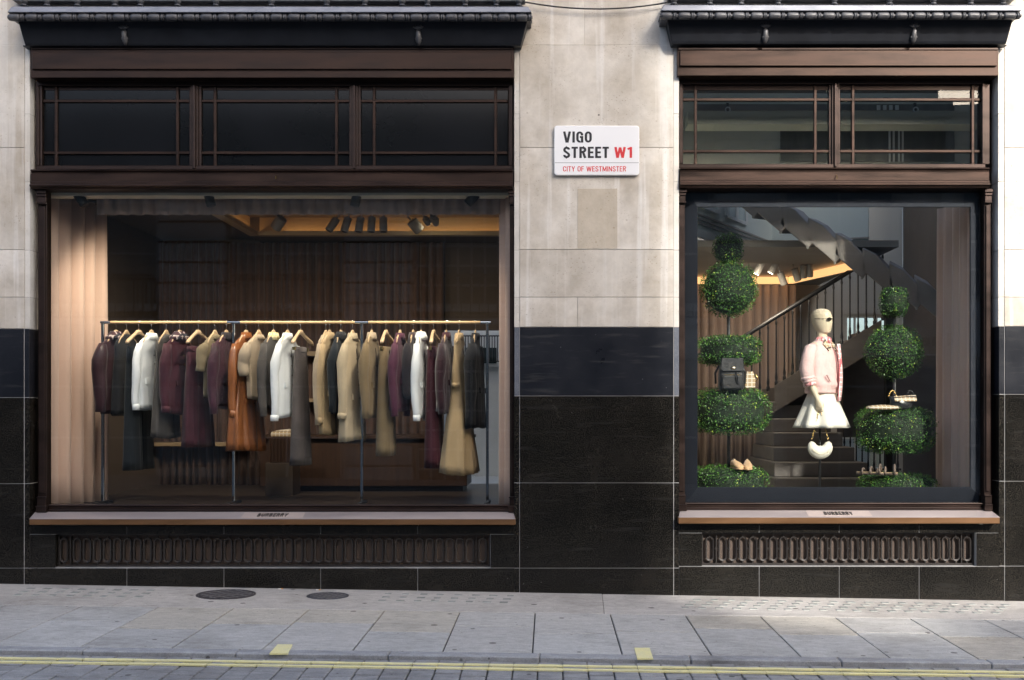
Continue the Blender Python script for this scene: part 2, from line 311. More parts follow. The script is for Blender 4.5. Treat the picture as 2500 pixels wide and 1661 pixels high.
# setts
x = -5.4; ci = 0; YL = []
while x < 5.6:
    w = .1597 + random.uniform(-.006, .006); y = kerbf(x) - .004
    first = True
    while y > -3.75:
        ln = (.33 if ci % 2 else .27) if first else random.choice((.13, .2, .26, .3)); first = False
        g = .004; dz = random.uniform(-.004, .004)
        x_0, x_1, y_0, y_1 = x+g, x+w-g, y-ln+g, y-g
        sk = .012
        c = [(x_0, y_0), (x_1, y_0), (x_1, y_1), (x_0, y_1)]
        c = [(px_ - sk*(py_+2.4), py_) for px_, py_ in c]
        mb = MB().hexa([(p[0], p[1], gz(p[0])-.12) for p in c] + [(p[0], p[1], gz(p[0])-.028+dz+random.uniform(-.002,.002)) for p in c])
        add('sett', mb, SETT, road, bevel=.007, seg=2)
        y -= ln
    # the double yellow line is cut at each joint and a little ragged
    for off, sl in ((-2.591, .012), (-2.688, .012)):
        if True:
            yy = off + sl*x; g1 = random.uniform(-.001, .003); g2 = random.uniform(-.001, .003); t = .020
            j = lambda: random.uniform(-.004, .004)
            cs = [(x+g1, yy-t+j()), (x+w*.5, yy-t+j()), (x+w-g2, yy-t+j()), (x+w-g2, yy+t+j()), (x+w*.5, yy+t+j()), (x+g1, yy+t+j())]
            n = 6; zt = -.018
            me = MB(); me.v = [(p[0]+.0024, p[1], gz(p[0])+zt-.010) for p in cs] + [(p[0]+.0024, p[1], gz(p[0])+zt) for p in cs]
            me.f = [(5,4,3,2,1,0), (6,7,8,9,10,11)] + [(i, (i+1) % 6, 6+(i+1) % 6, 6+i) for i in range(6)]; me.m = [0]*8
            add('yellow_line', me, YELLOW, road)
    x += w; ci += 1
def G(px, py):
    zr = 451.5/(py - CY - .0168*(px-CX)); return ((px-CX)/S*zr, (zr-1)*D)
for q in (((658,1597.5),(703,1597.5),(714,1575.5),(678,1575.5)), ((1556,1610),(1594.5,1609.5),(1586,1584),(1548.6,1584))):
    pts = [G(*p) for p in q]
    add('yellow_kerb_mark', MB().hexa([(a, b, gz(a)-.004) for a, b in pts] + [(a, b, gz(a)+.0065) for a, b in pts]), YELLOW, pave)
# pavement light lenses set into the concrete strip
lens_me = MB().box(-.032,.032,-.032,.032,-.01,.0035).mesh('glass_lens', LENS)
def lens_field(pxs, pys, stag):
    for r_, py in enumerate(pys):
        for c_, px in enumerate(pxs):
            a, b = G(px + stag*r_ + random.uniform(-2, 2), py + .0168*(px-pxs[0]))
            if b > -.05: continue
            o = link('glass_lens', lens_me); o.parent = pave; o.location = (a, b, gz(a)+.0); o.rotation_euler = (0, -math.atan(SL), random.uniform(-.05, .05)); o.scale = (random.uniform(.85,1.1), random.uniform(.8,1.15), 1)
lens_field([75+42*i for i in range(8)], [1437.5, 1445, 1452.5], -15)
lens_field([948+42.5*i for i in range(8)], [1450.5, 1458.5, 1466.5], -7)
lens_field([1700+42*i for i in range(19)], [1464.5, 1471, 1477.5, 1484], -9)
def cover(px, py, r, m, label):
    a, b = G(px, py); z = gz(a)
    t = thing('manhole_cover', label, 'manhole cover', (a, b, z))
    n = 40; ring = lambda rr, zz: [(a+rr*math.cos(2*math.pi*i/n), b+rr*math.sin(2*math.pi*i/n), zz+SL*rr*math.cos(2*math.pi*i/n)) for i in range(n)]
    add('rim', MB().loft([ring(r, z-.02), ring(r, z+.005), ring(r*.92, z+.005), ring(r*.92, z-.01)], cap0=False, cap1=False), m, t, bevel=.001)
    add('plate', MB().loft([ring(r*.905, z-.02), ring(r*.905, z+.0035)]), m, t)
    for i in range(-2, 3):
        for an in (45, -45):
            d = Vector((math.cos(R(an)), math.sin(R(an)), 0)); nn = Vector((-d.y, d.x, 0)); o = nn*(i*r*.33); h = math.sqrt(max(0, (r*.86)**2-(i*r*.33)**2))
            p = [Vector((a, b, 0))+o-d*h-nn*.008, Vector((a, b, 0))+o+d*h-nn*.008, Vector((a, b, 0))+o+d*h+nn*.008, Vector((a, b, 0))+o-d*h+nn*.008]
            if an == -45: p = p
            add('raised_rib', MB().hexa([(q.x, q.y, gz(q.x)-.004) for q in p] + [(q.x, q.y, gz(q.x)+.0065+(.0004 if an > 0 else 0)) for q in p]), mat_rib, t)
mat_rib = mat('rubbed_iron', (.20,.19,.19), .45, .5)
cover(552, 1452, .243, COVER, 'large round dark iron manhole cover below the wide window')
cover(800.5, 1455.5, .175, COVERB, 'smaller round bluish iron manhole cover in the pavement')
for px, py, lab in ((685, 1436.5, 'cigarette butt by the wall near the larger manhole cover'), (777, 1439, 'cigarette butt by the wall near the smaller manhole cover')):
    a, b = G(px, py+3); o = add('cigarette_butt', MB().cyl((a-.02, b, gz(a)+.006), (a+.005, b, gz(a)+.006), .004, 8).cyl((a+.005, b, gz(a)+.006), (a+.02, b+.002, gz(a)+.006), .0042, 8, 1), [mat('cigarette_paper', (.8,.78,.74)), mat('cigarette_filter', (.7,.33,.08))]); tag(o, lab, 'cigarette butt', 'cigarette butts')

# ------------------------------------------------------------------ the shop building: piers, wall, base
bld = thing('shop_building', 'pale limestone shop building with polished black granite base', 'building', (0, .2, 0))
B0 = -1.2
PIERS = [(-900, 72, 'L'), (1256, 1657, 'M'), (2439, 3300, 'R')]
courses = [-700, -450, -190, 111, 361, 610, 726, 799]
for a, b, k in PIERS:
    add('wall_core', MB().box(wx(a), wx(b), .006, .42, B0, 6.6), MORTAR, bld)
    sw = 13
    # strips at the window edges: px ranges
    inner = {'L': [(60, 73)], 'M': [(1255, 1268.5), (1644.5, 1658)], 'R': [(2425+12, 2452)]}[k]
    main = {'L': (-900, 60), 'M': (1268.5, 1644.5), 'R': (2452, 3300)}[k]
    sh = {'L': 4, 'M': 0, 'R': -2}[k]
    for ci_, (t, u) in enumerate(zip(courses, courses[1:])):
        u2 = u + sh if u == 799 else u
        zt, zb = wz(t), wz(u2)
        if k == 'M':
            cuts = [main[0], main[1]]
            if t == -190: cuts = [main[0], 1426, main[1]]
            if t == 726: cuts = [main[0], 1410, main[1]]
        elif k == 'L': cuts = [-900, -420, -150 if ci_ % 2 else -260, 60]
        else: cuts = [2452, 2660 if ci_ % 2 else 2760, 3000, 3300]
        for c0, c1 in zip(cuts, cuts[1:]):
            add('stone_block', MB().box(wx(c0)+.0022, wx(c1)-.0022, 0, .05, zb+.0022, zt-.0022), STONE, bld, bevel=.002)
    scs = [-700, -190, 111, 278, 444, 611, 726, 799 + sh]
    for t, u in zip(scs, scs[1:]):
        for s0, s1 in inner:
            add('stone_return', MB().box(wx(s0)+.0015, wx(s1)-.001, .004, .38, wz(u)+.0018, wz(t)-.0018), STONE_PALE, bld, bevel=.002)
    gcs = [799 + sh, {'L': 971, 'M': 967, 'R': 963}[k], {'L': 1181, 'M': 1179, 'R': 1175}[k], {'L': 1387, 'M': 1387, 'R': 1382}[k], 1700]
    add('grout_bed', MB().box(wx(a if k != 'L' else -900), wx(b if k != 'R' else 3300), -.006, .02, B0, wz(799+sh)-.004), GROUT, bld)
    for gi, (t, u) in enumerate(zip(gcs, gcs[1:])):
        zt, zb = wz(t)-.0028, (wz(u)+.0028 if u != 1700 else B0)
        mm = SLATE if gi == 0 else GRANITE
        cuts = [main[0], main[1]] if k == 'M' else ([-900, -420, 60] if k == 'L' else [2452, 2900, 3300])
        for c0, c1 in zip(cuts, cuts[1:]):
            add('slate_panel' if gi == 0 else 'granite_panel', MB().box(wx(c0)+.0028, wx(c1)-.0028, -.012, .03, zb, zt), mm, bld, bevel=.0025)
        for s0, s1 in inner:
            ms = SLATE_RUB if (gi == 0 and k in 'M') else mm
            add('slate_return' if gi == 0 else 'granite_return', MB().box(wx(s0)+(.003 if s0 > 100 else .0035), wx(s1)-.002, -.009, .38, zb, zt), ms, bld, bevel=.0025)
add('repair_patch', MB().box(wx(1410), wx(1507), -.0025, .02, wz(607), wz(461)), STONE_PATCH, bld, bevel=.001)
add('fixing_hole', MB().cyl((wx(1462), -.001, wz(281)), (wx(1462), .01, wz(281)), .007, 10), INKK, bld)
# wall over the shopfronts
add('upper_wall', MB().box(wx(-900), wx(1500)-.001, .002, .42, wz(112), 6.2), STONE, bld); add('upper_wall', MB().box(wx(1500), wx(3300), .002, .42, wz(112), 7.5), STONE, bld)
add('end_wall', MB().box(wx(-900), wx(-900)+.3, .42, 9, B0, 7.5), STONE, bld); add('end_wall', MB().box(wx(3300)-.3, wx(3300), .42, 9, B0, 7.5), STONE, bld)
# stallriser granite under the two windows
def stall(xl, xr, g0, g1, joints, y_sill, y_g0, y_g1):
    add('stallriser_core', MB().box(wx(xl), wx(xr), .10, .40, B0, wz(y_sill)-.03), MORTAR, bld)
    add('grout_bed', MB().box(wx(xl), wx(xr), .001, .10, B0, wz(y_g1)-.001), GROUT, bld)
    add('grout_bed', MB().box(wx(xl), wx(xr), .001, .10, wz(y_g0)+.001, wz(y_sill)-.02), GROUT, bld)
    xs = [xl] + joints + [xr]
    for a, b in zip(xs, xs[1:]):
        add('granite_panel', MB().box(wx(a)+.0035, wx(b)-.0035, -.007, .06, wz(y_g0)+.002, wz(y_sill)-.01), GRANITE, bld, bevel=.002)
        add('granite_panel', MB().box(wx(a)+.0035, wx(b)-.0035, -.007, .06, B0, wz(y_g1)-.007), GRANITE, bld, bevel=.002)
    for a, b in ((xl, g0), (g1, xr)):
        add('granite_panel', MB().box(wx(a)+.0035, wx(b)-.001, -.007, .10, wz(y_g1)+.001, wz(y_g0)-.004), GRANITE, bld, bevel=.002)
        add('grout_bed', MB().box(wx(a), wx(b)-.002, .001, .09, wz(y_g1)-.002, wz(y_g0)+.002), GROUT, bld)
stall(73, 1256.5, 136, 1197, [310, 547, 783, 1020], 1281, 1304.5, 1386)
stall(1657.5, 2440, 1714, 2383, [1853.6, 2049, 2244], 1278, 1301, 1382)

# ------------------------------------------------------------------ lettering
def arc(cx, cy, rx, ry, a0, a1, n=9): return [(cx+rx*math.cos(R(a0+(a1-a0)*i/n)), cy+ry*math.sin(R(a0+(a1-a0)*i/n))) for i in range(n+1)]
def glyph(ch, w):   # strokes of a condensed grotesque capital, cap height 1; returns (width, strokes)
    h = w/2; W_ = .50; a, b = h, W_-h; m = W_/2; rx = b-m; ry = .24
    O_ = arc(m, 1-h-ry, rx, ry, 0, 180) + arc(m, h+ry, rx, ry, 180, 360)
    if ch == 'V': return .56, [[(h*.95,1),(.28-.02,0)],[(.56-h*.95,1),(.28+.02,0)]]
    if ch == 'I': return w, [[(h,0),(h,1)]]
    if ch == 'O': return W_, [O_+[O_[0]]]
    if ch == 'C': return W_, [arc(m, 1-h-ry, rx, ry, -8, 180)+arc(m, h+ry, rx, ry, 180, 368)]
    if ch == 'G': return W_, [arc(m, 1-h-ry, rx, ry, -8, 180)+arc(m, h+ry, rx, ry, 180, 290), [(b,0),(b,.5),(m,.5)]]
    if ch == 'S': return .48, [arc(.24, .74-h*.1, .24-h, .26-h*.9, 5, 90)+arc(.24, .74-h*.1, .24-h, .26-h*.9, 90, 235)+arc(.24, .25+h*.1, .24-h, .26-h*.9, 55, -90)+arc(.24, .25+h*.1, .24-h, .26-h*.9, 270, 175)]
    if ch == 'T': return .44, [[(0,1-h),(.44,1-h)], [(.22,0),(.22,1-h)]]
    if ch == 'R': return .49, [[(h,0),(h,1)], [(h,1-h),(.26,1-h)]+arc(.26, .74, .49-h-.26, .26-h, 90, -90)+[(h,.48)], [(.27,.48),(.49-h,0)]]
    if ch == 'B': return .49, [[(h,0),(h,1)], [(h,1-h),(.26,1-h)]+arc(.26, .76, .46-h-.26, .24-h, 90, -90)+[(h,.52)], [(.26,.52)]+arc(.26, .26, .49-h-.26, .26-h, 90, -90)+[(h,h)]]
    if ch == 'E': return .41, [[(h,0),(h,1)], [(h,1-h),(.41,1-h)], [(h,.5),(.38,.5)], [(h,h),(.41,h)]]
    if ch == 'F': return .40, [[(h,0),(h,1)], [(h,1-h),(.40,1-h)], [(h,.5),(.37,.5)]]
    if ch == 'W': return .80, [[(h*.9,1),(.22,0)],[(.40,.96),(.22,0)],[(.40,.96),(.58,0)],[(.80-h*.9,1),(.58,0)]]
    if ch == 'M': return .64, [[(h,0),(h,1)], [(h*1.1,1),(.32,.10)], [(.64-h*1.1,1),(.32,.10)], [(.64-h,0),(.64-h,1)]]
    if ch == 'N': return .52, [[(h,0),(h,1)], [(h,.97),(.52-h,.03)], [(.52-h,0),(.52-h,1)]]
    if ch == 'Y': return .52, [[(h*.9,1),(.26,.42)], [(.52-h*.9,1),(.26,.42)], [(.26,0),(.26,.47)]]
    if ch == 'U': return W_, [[(h,1)]+arc(m, h+ry, rx, ry, 180, 360)+[(b,1)]]
    if ch == '1': return .34, [[(.34-h,0),(.34-h,1)], [(.03,.80),(.34-h*1.2,.90)]]
    if ch == 'h': return .42, [[(h,0),(h,1)], [(h,.42)]+arc(.21, .46, .21-h, .22, 180, 0)+[(.42-h,0)]]
    if ch == 'e': return .44, [[(h,.36),(.44-h,.36)]+arc(.22, .35, .22-h, .35-h, 0, 320)]
    if ch == 'o': return .44, [arc(.22, .35, .22-h, .35-h, 0, 360, 16)]
    return .2, []
def letters(name, body, box, basis, m, parent, weight=.14, depth=.002, gap=.10):
    """box = (u0, u1, v0, v1) in the plane (origin, u, v, normal)"""
    O, U, V, N = [Vector(q) for q in basis]; mb = MB(); x = 0; st = []
    for ch in body:
        gw, ss = glyph(ch, weight)
        st += [[(px+x, py) for px, py in q] for q in ss]; x += gw + gap
    x -= gap; sx = (box[1]-box[0])/x; sy = box[3]-box[2]
    for k, q in enumerate(st):
        n = len(q); P = [Vector((a, b, 0)) for a, b in q]; closed = (P[0]-P[-1]).length < 1e-6
        A, B = [], []
        for i in range(n):
            t0 = (P[i]-P[i-1]).normalized() if i else ((P[-1]-P[-2]).normalized() if closed else None)
            t1 = (P[i+1]-P[i]).normalized() if i < n-1 else ((P[1]-P[0]).normalized() if closed else None)
            t = ((t0 if t0 else t1)+(t1 if t1 else t0)); t = t.normalized() if t.length > .05 else (t0 or t1)
            nn = Vector((-t.y, t.x, 0)); c = 1.0
            if t0 and t1: c = 1/max(.45, abs(nn.dot(Vector((-t0.y, t0.x, 0)))))
            A.append(P[i]+nn*weight/2*c); B.append(P[i]-nn*weight/2*c)
        d = depth*(1+.03*k/max(1, len(st)))
        def pt(w, dd): return tuple(O + U*(box[0]+w.x*sx) + V*(box[2]+w.y*sy) + N*dd)
        for i in range(n-1):
            mb.hexa([pt(A[i],0), pt(B[i],0), pt(B[i+1],0), pt(A[i+1],0), pt(A[i],d), pt(B[i],d), pt(B[i+1],d), pt(A[i+1],d)])
    return add(name, mb, m, parent)
# street sign
sg = thing('street_sign', 'white enamel street nameplate with black and red lettering on the stone pier', 'street sign', (wx(1457), 0, wz(428)))
def rrect(x0, x1, z0, z1, r, n=6):
    pts = []
    for cx_, cz_, a0 in ((x1-r, z1-r, 0), (x0+r, z1-r, 90), (x0+r, z0+r, 180), (x1-r, z0+r, 270)):
        for i in range(n+1): an = R(a0 + 90*i/n); pts.append((cx_+r*math.cos(an), cz_+r*math.sin(an)))
    return pts
def plate(pts, y0, y1): return MB().loft([[(p[0], y1, p[1]) for p in pts], [(p[0], y0, p[1]) for p in pts]])
YS = -.035
add('plate', plate(rrect(wx(1353,YS), wx(1561,YS), wz(428,YS), wz(307,YS), .025), YS, -.006), SIGNW, sg, bevel=.006, seg=2)
add('rule', MB().box(wx(1354.5,YS), wx(1559.5,YS), YS-.0012, YS+.001, wz(398.4,YS), wz(397.2,YS)), mat('rule_grey', (.25,.25,.27), .4), sg)
bas = ((0, YS, 0), (1,0,0), (0,0,1), (0,-1,0))
def lb(px0, px1, pyt, pyb): return (wx(px0,YS), wx(px1,YS), wz(pyb,YS), wz(pyt,YS))
letters('lettering', 'VIGO', lb(1374.7,1444.8,321.5,348.5), bas, INKK, sg, .17, .0015)
letters('lettering', 'STREET', lb(1375,1486.5,358.8,386.2), bas, INKK, sg, .17, .0015)
letters('lettering', 'W1', lb(1500,1543,359.3,385.8), bas, INKR, sg, .17, .0015)
letters('lettering', 'CITY OF WESTMINSTER', lb(1374.5,1528.5,406.3,419), bas, INKR, sg, .125, .0015)
for px, py in ((1385,308),(1457,308),(1530,308),(1385,427.5),(1457,427.5),(1530,427.5),(1353.5,340),(1353.5,396),(1560.5,340),(1560.5,396)):
    add('fixing_clip', MB().ball((wx(px,YS), YS+.012, wz(py,YS)), .006, 8, 6), SIGNW, sg)

# ------------------------------------------------------------------ shopfronts
def oval_mesh(w, h, t, d):
    o = rrect(-w/2, w/2, -h/2, h/2, w/2*.98, 5); i_ = rrect(-w/2+t, w/2-t, -h/2+t, h/2-t, (w/2-t)*.98, 5)
    mb = MB(); mb.loft([[(p[0], d, p[1]) for p in o], [(p[0], 0, p[1]) for p in o], [(p[0]*.93+q[0]*.07, -.004, p[1]*.97+q[1]*.03) for p, q in zip(o, i_)], [(p[0], 0, p[1]) for p in i_], [(p[0], d, p[1]) for p in i_]], cap0=False, cap1=False)
    return mb.mesh('oval_link', IRON)
OVAL = oval_mesh(.074, .215, .013, .022)
def shopfront(name, label, xl, xr, sashes, dy, dark, sill, plq, txt, gr, ov, fy, glassx, hook):
    JX0, JX1 = {True: (70, 1262), False: (1652, 2442)}[dark]
    t = thing(name, label, 'shopfront', (wx((xl+xr)/2), .1, wz(1282)))
    f0, f1, f2, f3 = fy   # top of fascia, top of raised panel, bottom of panel, bottom of fascia
    FX0, FX1 = {True: (74.5, 1255), False: (1653.5, 2438)}[dark]
    Y = -.05
    add('fascia', MB().box(wx(FX0,Y), wx(FX1,Y), Y, .10, wz(f3,Y), wz(f0,Y)), BRONZE, t, bevel=.003)
    add('fascia_panel', MB().box(wx(FX0+6,Y), wx(FX1-6,Y), Y-.022, Y+.002, wz(f2,Y), wz(f1,Y)), BRONZE, t, bevel=.004)
    add('fascia_bead', MB().box(wx(FX0+2,Y), wx(FX1-2,Y), Y-.012, Y+.002, wz(f0+7,Y), wz(f0+1.5,Y)), BRONZE_D, t, bevel=.003)
    add('head_lining', MB().box(wx(xl)+.004, wx(xr)-.004, .101, .20, wz(212), wz(f0-4)), BRONZE_D, t)
    # transom lights
    Yt = .10
    gt, gb = 210+dy, 405+dy
    first, last_ = sashes[0][0], sashes[-1][1]
    add('transom_head', MB().box(wx(xl)+.002, wx(xr)-.002, Yt-.035, Yt+.05, wz(gt,Yt), wz(198,Yt)), BRONZE_D, t, bevel=.003)
    add('transom_sill', MB().box(wx(xl)+.002, wx(xr)-.002, Yt-.045, Yt+.05, wz(415+dy,Yt), wz(gb,Yt)), BRONZE_D, t, bevel=.004)
    for a, b in ((xl, first), (last_, xr)):
        add('jamb_lining', MB().box(wx(JX0 if a == xl else b-4), wx(a+4 if a == xl else JX1), Yt+.051, Yt+.12, wz(1250), wz(150)), BRONZE_D, t)
        add('transom_stile', MB().box(wx(a)+.002, wx(b,Yt), Yt-.03, Yt+.05, wz(gb,Yt)+.001, wz(gt,Yt)-.001).box(wx(a)+.006 if a == xl else wx(b)-.03, wx(a)+.03 if a == xl else wx(b)-.006, Yt-.045, Yt-.03, wz(gb,Yt)+.001, wz(gt,Yt)-.001), BRONZE_D, t, bevel=.003)
    for s0, s1 in zip(sashes, sashes[1:]):
        a, b = s0[1], s1[0]; c = (a+b)/2
        add('mullion', MB().box(wx(a,Yt), wx(b,Yt), Yt-.02, Yt+.05, wz(gb,Yt)+.001, wz(gt,Yt)-.001).box(wx(c-8,Yt), wx(c+8,Yt), Yt-.04, Yt-.02, wz(gb,Yt)+.001, wz(gt,Yt)-.001).box(wx(c-3,Yt), wx(c+3,Yt), Yt-.062, Yt-.04, wz(gb+8,Yt)+.001, wz(gt,Yt)-.001), BRONZE_D, t, bevel=.003)
    hb = (247.5, 374) if dark else (244, 370)
    for (a, b, v1, v2) in sashes:
        xs = [a, v1, v2, b]; ys = [gt, hb[0], hb[1], gb]
        for i in range(3):
            for j in range(3):
                o = add('pane', MB().box(wx(xs[i],Yt)+.001, wx(xs[i+1],Yt)-.001, Yt+.008, Yt+.013, wz(ys[j+1],Yt)+.001, wz(ys[j],Yt)-.001), BLACKGLASS if dark else GLASS2, t)
                if dark: o.rotation_euler = (0, 0, 0)
        for v in (v1, v2):
            add('glazing_bar', MB().box(wx(v-3.4,Yt), wx(v+3.4,Yt), Yt-.014, Yt+.03, wz(gb,Yt)+.001, wz(gt,Yt)-.001), BRONZE, t, bevel=.003)
        for h in hb:
            add('glazing_bar', MB().box(wx(a,Yt)+.001, wx(b,Yt)-.001, Yt-.011, Yt+.027, wz(h+3.4,Yt), wz(h-3.4,Yt)), BRONZE, t, bevel=.003)
    # transom beam
    b0, b1 = (415.5, 463) if dark else (411, 460)
    Z = lambda f: wz(b0+(b1-b0)*f)
    add('transom_beam', MB().prof([(.20,Z(0)),(-.025,Z(0)),(-.035,Z(.07)),(-.018,Z(.12)),(-.016,Z(.2)),(-.022,Z(.22)),(-.022,Z(.62)),(-.034,Z(.66)),(-.034,Z(.76)),(-.048,Z(.80)),(-.048,Z(.88)),(-.030,Z(.93)),(-.026,Z(1)),(.20,Z(1))], wx(xl)+.001, wx(xr)-.001), BRONZE, t, bevel=.0015)
    add('blind_hook', MB().tube([(wx(hook), -.03, wz(430)), (wx(hook)+.004, -.05, wz(434)), (wx(hook)+.004, -.045, wz(440))], .004, 6), GOLD, t)
    # pilasters with capitals and bases
    cb, bt = b1, sill[0]
    for side, px0, px1 in ((-1, glassx[2], glassx[0]), (1, glassx[1], glassx[3])):
        w0, w1 = min(px0, px1), max(px0, px1); p = add('pilaster', MB().box(wx(w0), wx(w1), .055, .14, wz(bt), wz(cb)-.001).box(wx(w0+3), wx(w1-3), .040, .055, wz(bt-45), wz(cb+38)), BRONZE_D, t, bevel=.003)
        for (ya, yb, e, yy) in ((cb+1, cb+9, 3.5, .005), (cb+9, cb+16, 1.5, .018), (cb+16, cb+30, .5, .03), (cb+30, cb+34, 2, .02)):
            add('capital', MB().box(wx(w0-e*(side > 0)), wx(w1+e*(side < 0)), yy, .054, wz(yb), wz(ya)), BRONZE_D, p, bevel=.003)
        for (ya, yb, e, yy) in ((bt-36, bt-33, 2, .02), (bt-33, bt-14, .5, .03), (bt-14, bt-11, 4, .0), (bt-11, bt+2, 3.5, .012)):
            add('pilaster_base', MB().box(wx(w0-e*(side > 0)), wx(w1+e*(side < 0)), yy, .054, wz(yb), wz(ya)), BRONZE_D, p, bevel=.003)
    Yg = .10
    add('bottom_rail', MB().prof([(.16,wz(sill[0]-16)),(.062,wz(sill[0]-16)),(.058,wz(sill[0]-14)),(.07,wz(sill[0]-11)),(.07,wz(sill[0]-5)),(.05,wz(sill[0]-4)),(.05,wz(sill[0]-1)),(.04,wz(sill[0])),(.16,wz(sill[0]))], wx(glassx[0])+.01, wx(glassx[1])-.01), BRONZE_D, t, bevel=.001)
    add('display_pane', MB().box(wx(glassx[0]), wx(glassx[1]), Yg, Yg+.012, wz(sill[0]-15), wz(b1-2)), GLASS, t)
    # sill with its nameplate
    s0, s1, s2 = sill; Ys = -.115
    zb, zf, zu = wz(s0, .045), wz(s1, Ys), wz(s2, Ys)
    XL, XR = (80, 1253) if dark else (1662, 2424)
    FXL, FXR = (71.5, 1258) if dark else (1656.5, 2441)
    si = add('sill', MB().prof([(.045,zb),(Ys,zf),(Ys,zf-.004),(.045,zf-.004)], [wx(XL), wx(FXL,Ys), wx(FXL,Ys), wx(XL)], [wx(XR), wx(FXR,Ys), wx(FXR,Ys), wx(XR)]), BRONZE_S, t, bevel=.001)
    add('sill_edge', MB().box(wx(FXL,Ys), wx(FXR,Ys), Ys+.001, .05, zu, zf-.0045), BRONZE_E, si, bevel=.003)
    v = Vector((0, .045-Ys, zb-zf)); L = v.length; v.normalize(); nrm = Vector((0, -v.z, v.y)); u = Vector((1,0,0)); o = Vector((0, Ys, zf))
    def sp(uu, vv, nn): return tuple(o + u*uu + v*vv + nrm*nn)
    Yp = -.03
    a, b = wx(plq[0],Yp), wx(plq[1],Yp)
    add('nameplate', MB().hexa([sp(a,L*.1,-.001), sp(b,L*.1,-.001), sp(b,L*.9,-.001), sp(a,L*.9,-.001), sp(a,L*.1,.002), sp(b,L*.1,.002), sp(b,L*.9,.002), sp(a,L*.9,.002)]), PLAQUE, si)
    letters('lettering', 'BURBERRY', (wx(txt[0],Yp), wx(txt[1],Yp), L*.28, L*.72), (tuple(o+nrm*.0018), u, v, nrm), LETTER, si, .15, .004, .14)
    # ventilation grille
    gx0, gx1, gy0, gy1 = gr
    g = add('ventilation_grille', MB().box(wx(gx0), wx(gx1), .085, .099, wz(gy1), wz(gy0)), IRON_BG, t)
    Yo = .045
    add('grille_frame', MB().box(wx(gx0)+.002, wx(gx1)-.002, Yo-.004, .084, wz(gy1)+.001, wz(gy1-5)).box(wx(gx0)+.002, wx(gx1)-.002, Yo-.004, .084, wz(gy0+5), wz(gy0)-.001).box(wx(gx0)+.002, wx(gx0+4), Yo-.003, .084, wz(gy1-5), wz(gy0+5)).box(wx(gx1-4), wx(gx1)-.002, Yo-.003, .084, wz(gy1-5), wz(gy0+5)), IRON, g, bevel=.002)
    zc = wz((gy0+gy1)/2)
    n, p0, p1, e0, e1 = ov
    pos = [e0] + [p0+(p1-p0)*i/(n-1) for i in range(n)] + [e1]
    for px in pos:
        o_ = link('oval_link', OVAL); o_.parent = g; o_.location = Vector((wx(px,Yo), Yo, zc))
    mids = [(a_+b_)/2 for a_, b_ in zip(pos, pos[1:])]
    for px in mids[:1] + mids[-1:]:
        add('grille_divider', MB().box(wx(px-1.3,Yo), wx(px+1.3,Yo), Yo, .084, wz(gy1-5)+.001, wz(gy0+5)-.001), IRON, g)
    mb = MB()
    for px in mids: mb.box(wx(px-3.2,Yo), wx(px+3.2,Yo), Yo+.004, Yo+.016, zc-.007, zc+.007)
    for px in pos:
        for s_ in (-1, 1): mb.box(wx(px-1.6,Yo), wx(px+1.6,Yo), Yo+.004, Yo+.018, zc+s_*.118-.012, zc+s_*.118+.012)
    o_ = add('link_bridges', mb, IRON, g)
    o_['kind'] = 'stuff'
    return t
shopfront('shopfront', 'wide dark bronze shopfront with three blacked-out transom lights above the clothes rail', 78, 1252.5, [(106,464,138,434),(493,853.5,525.7,821.7),(881.7,1240,913.6,1210)], 2, True, (1250,1267,1282), (593,742), (630,703), (136,1197,1304.5,1386), (40,188,1147,156,1178), (115,129,171,190), (107,1244,86,1256), 676)
shopfront('shopfront', 'narrower sunlit bronze shopfront with two clear transom lights above the mannequin display', 1659, 2413, [(1667,2023,1698,1990),(2050,2404,2082,2374)], -2, False, (1246,1263,1279), (1970,2125), (2011,2081), (1714,2383,1301,1382), (24,1764.5,2334,1733,2361), (116,125,163,185), (1674,2409,1656,2425), 2039)

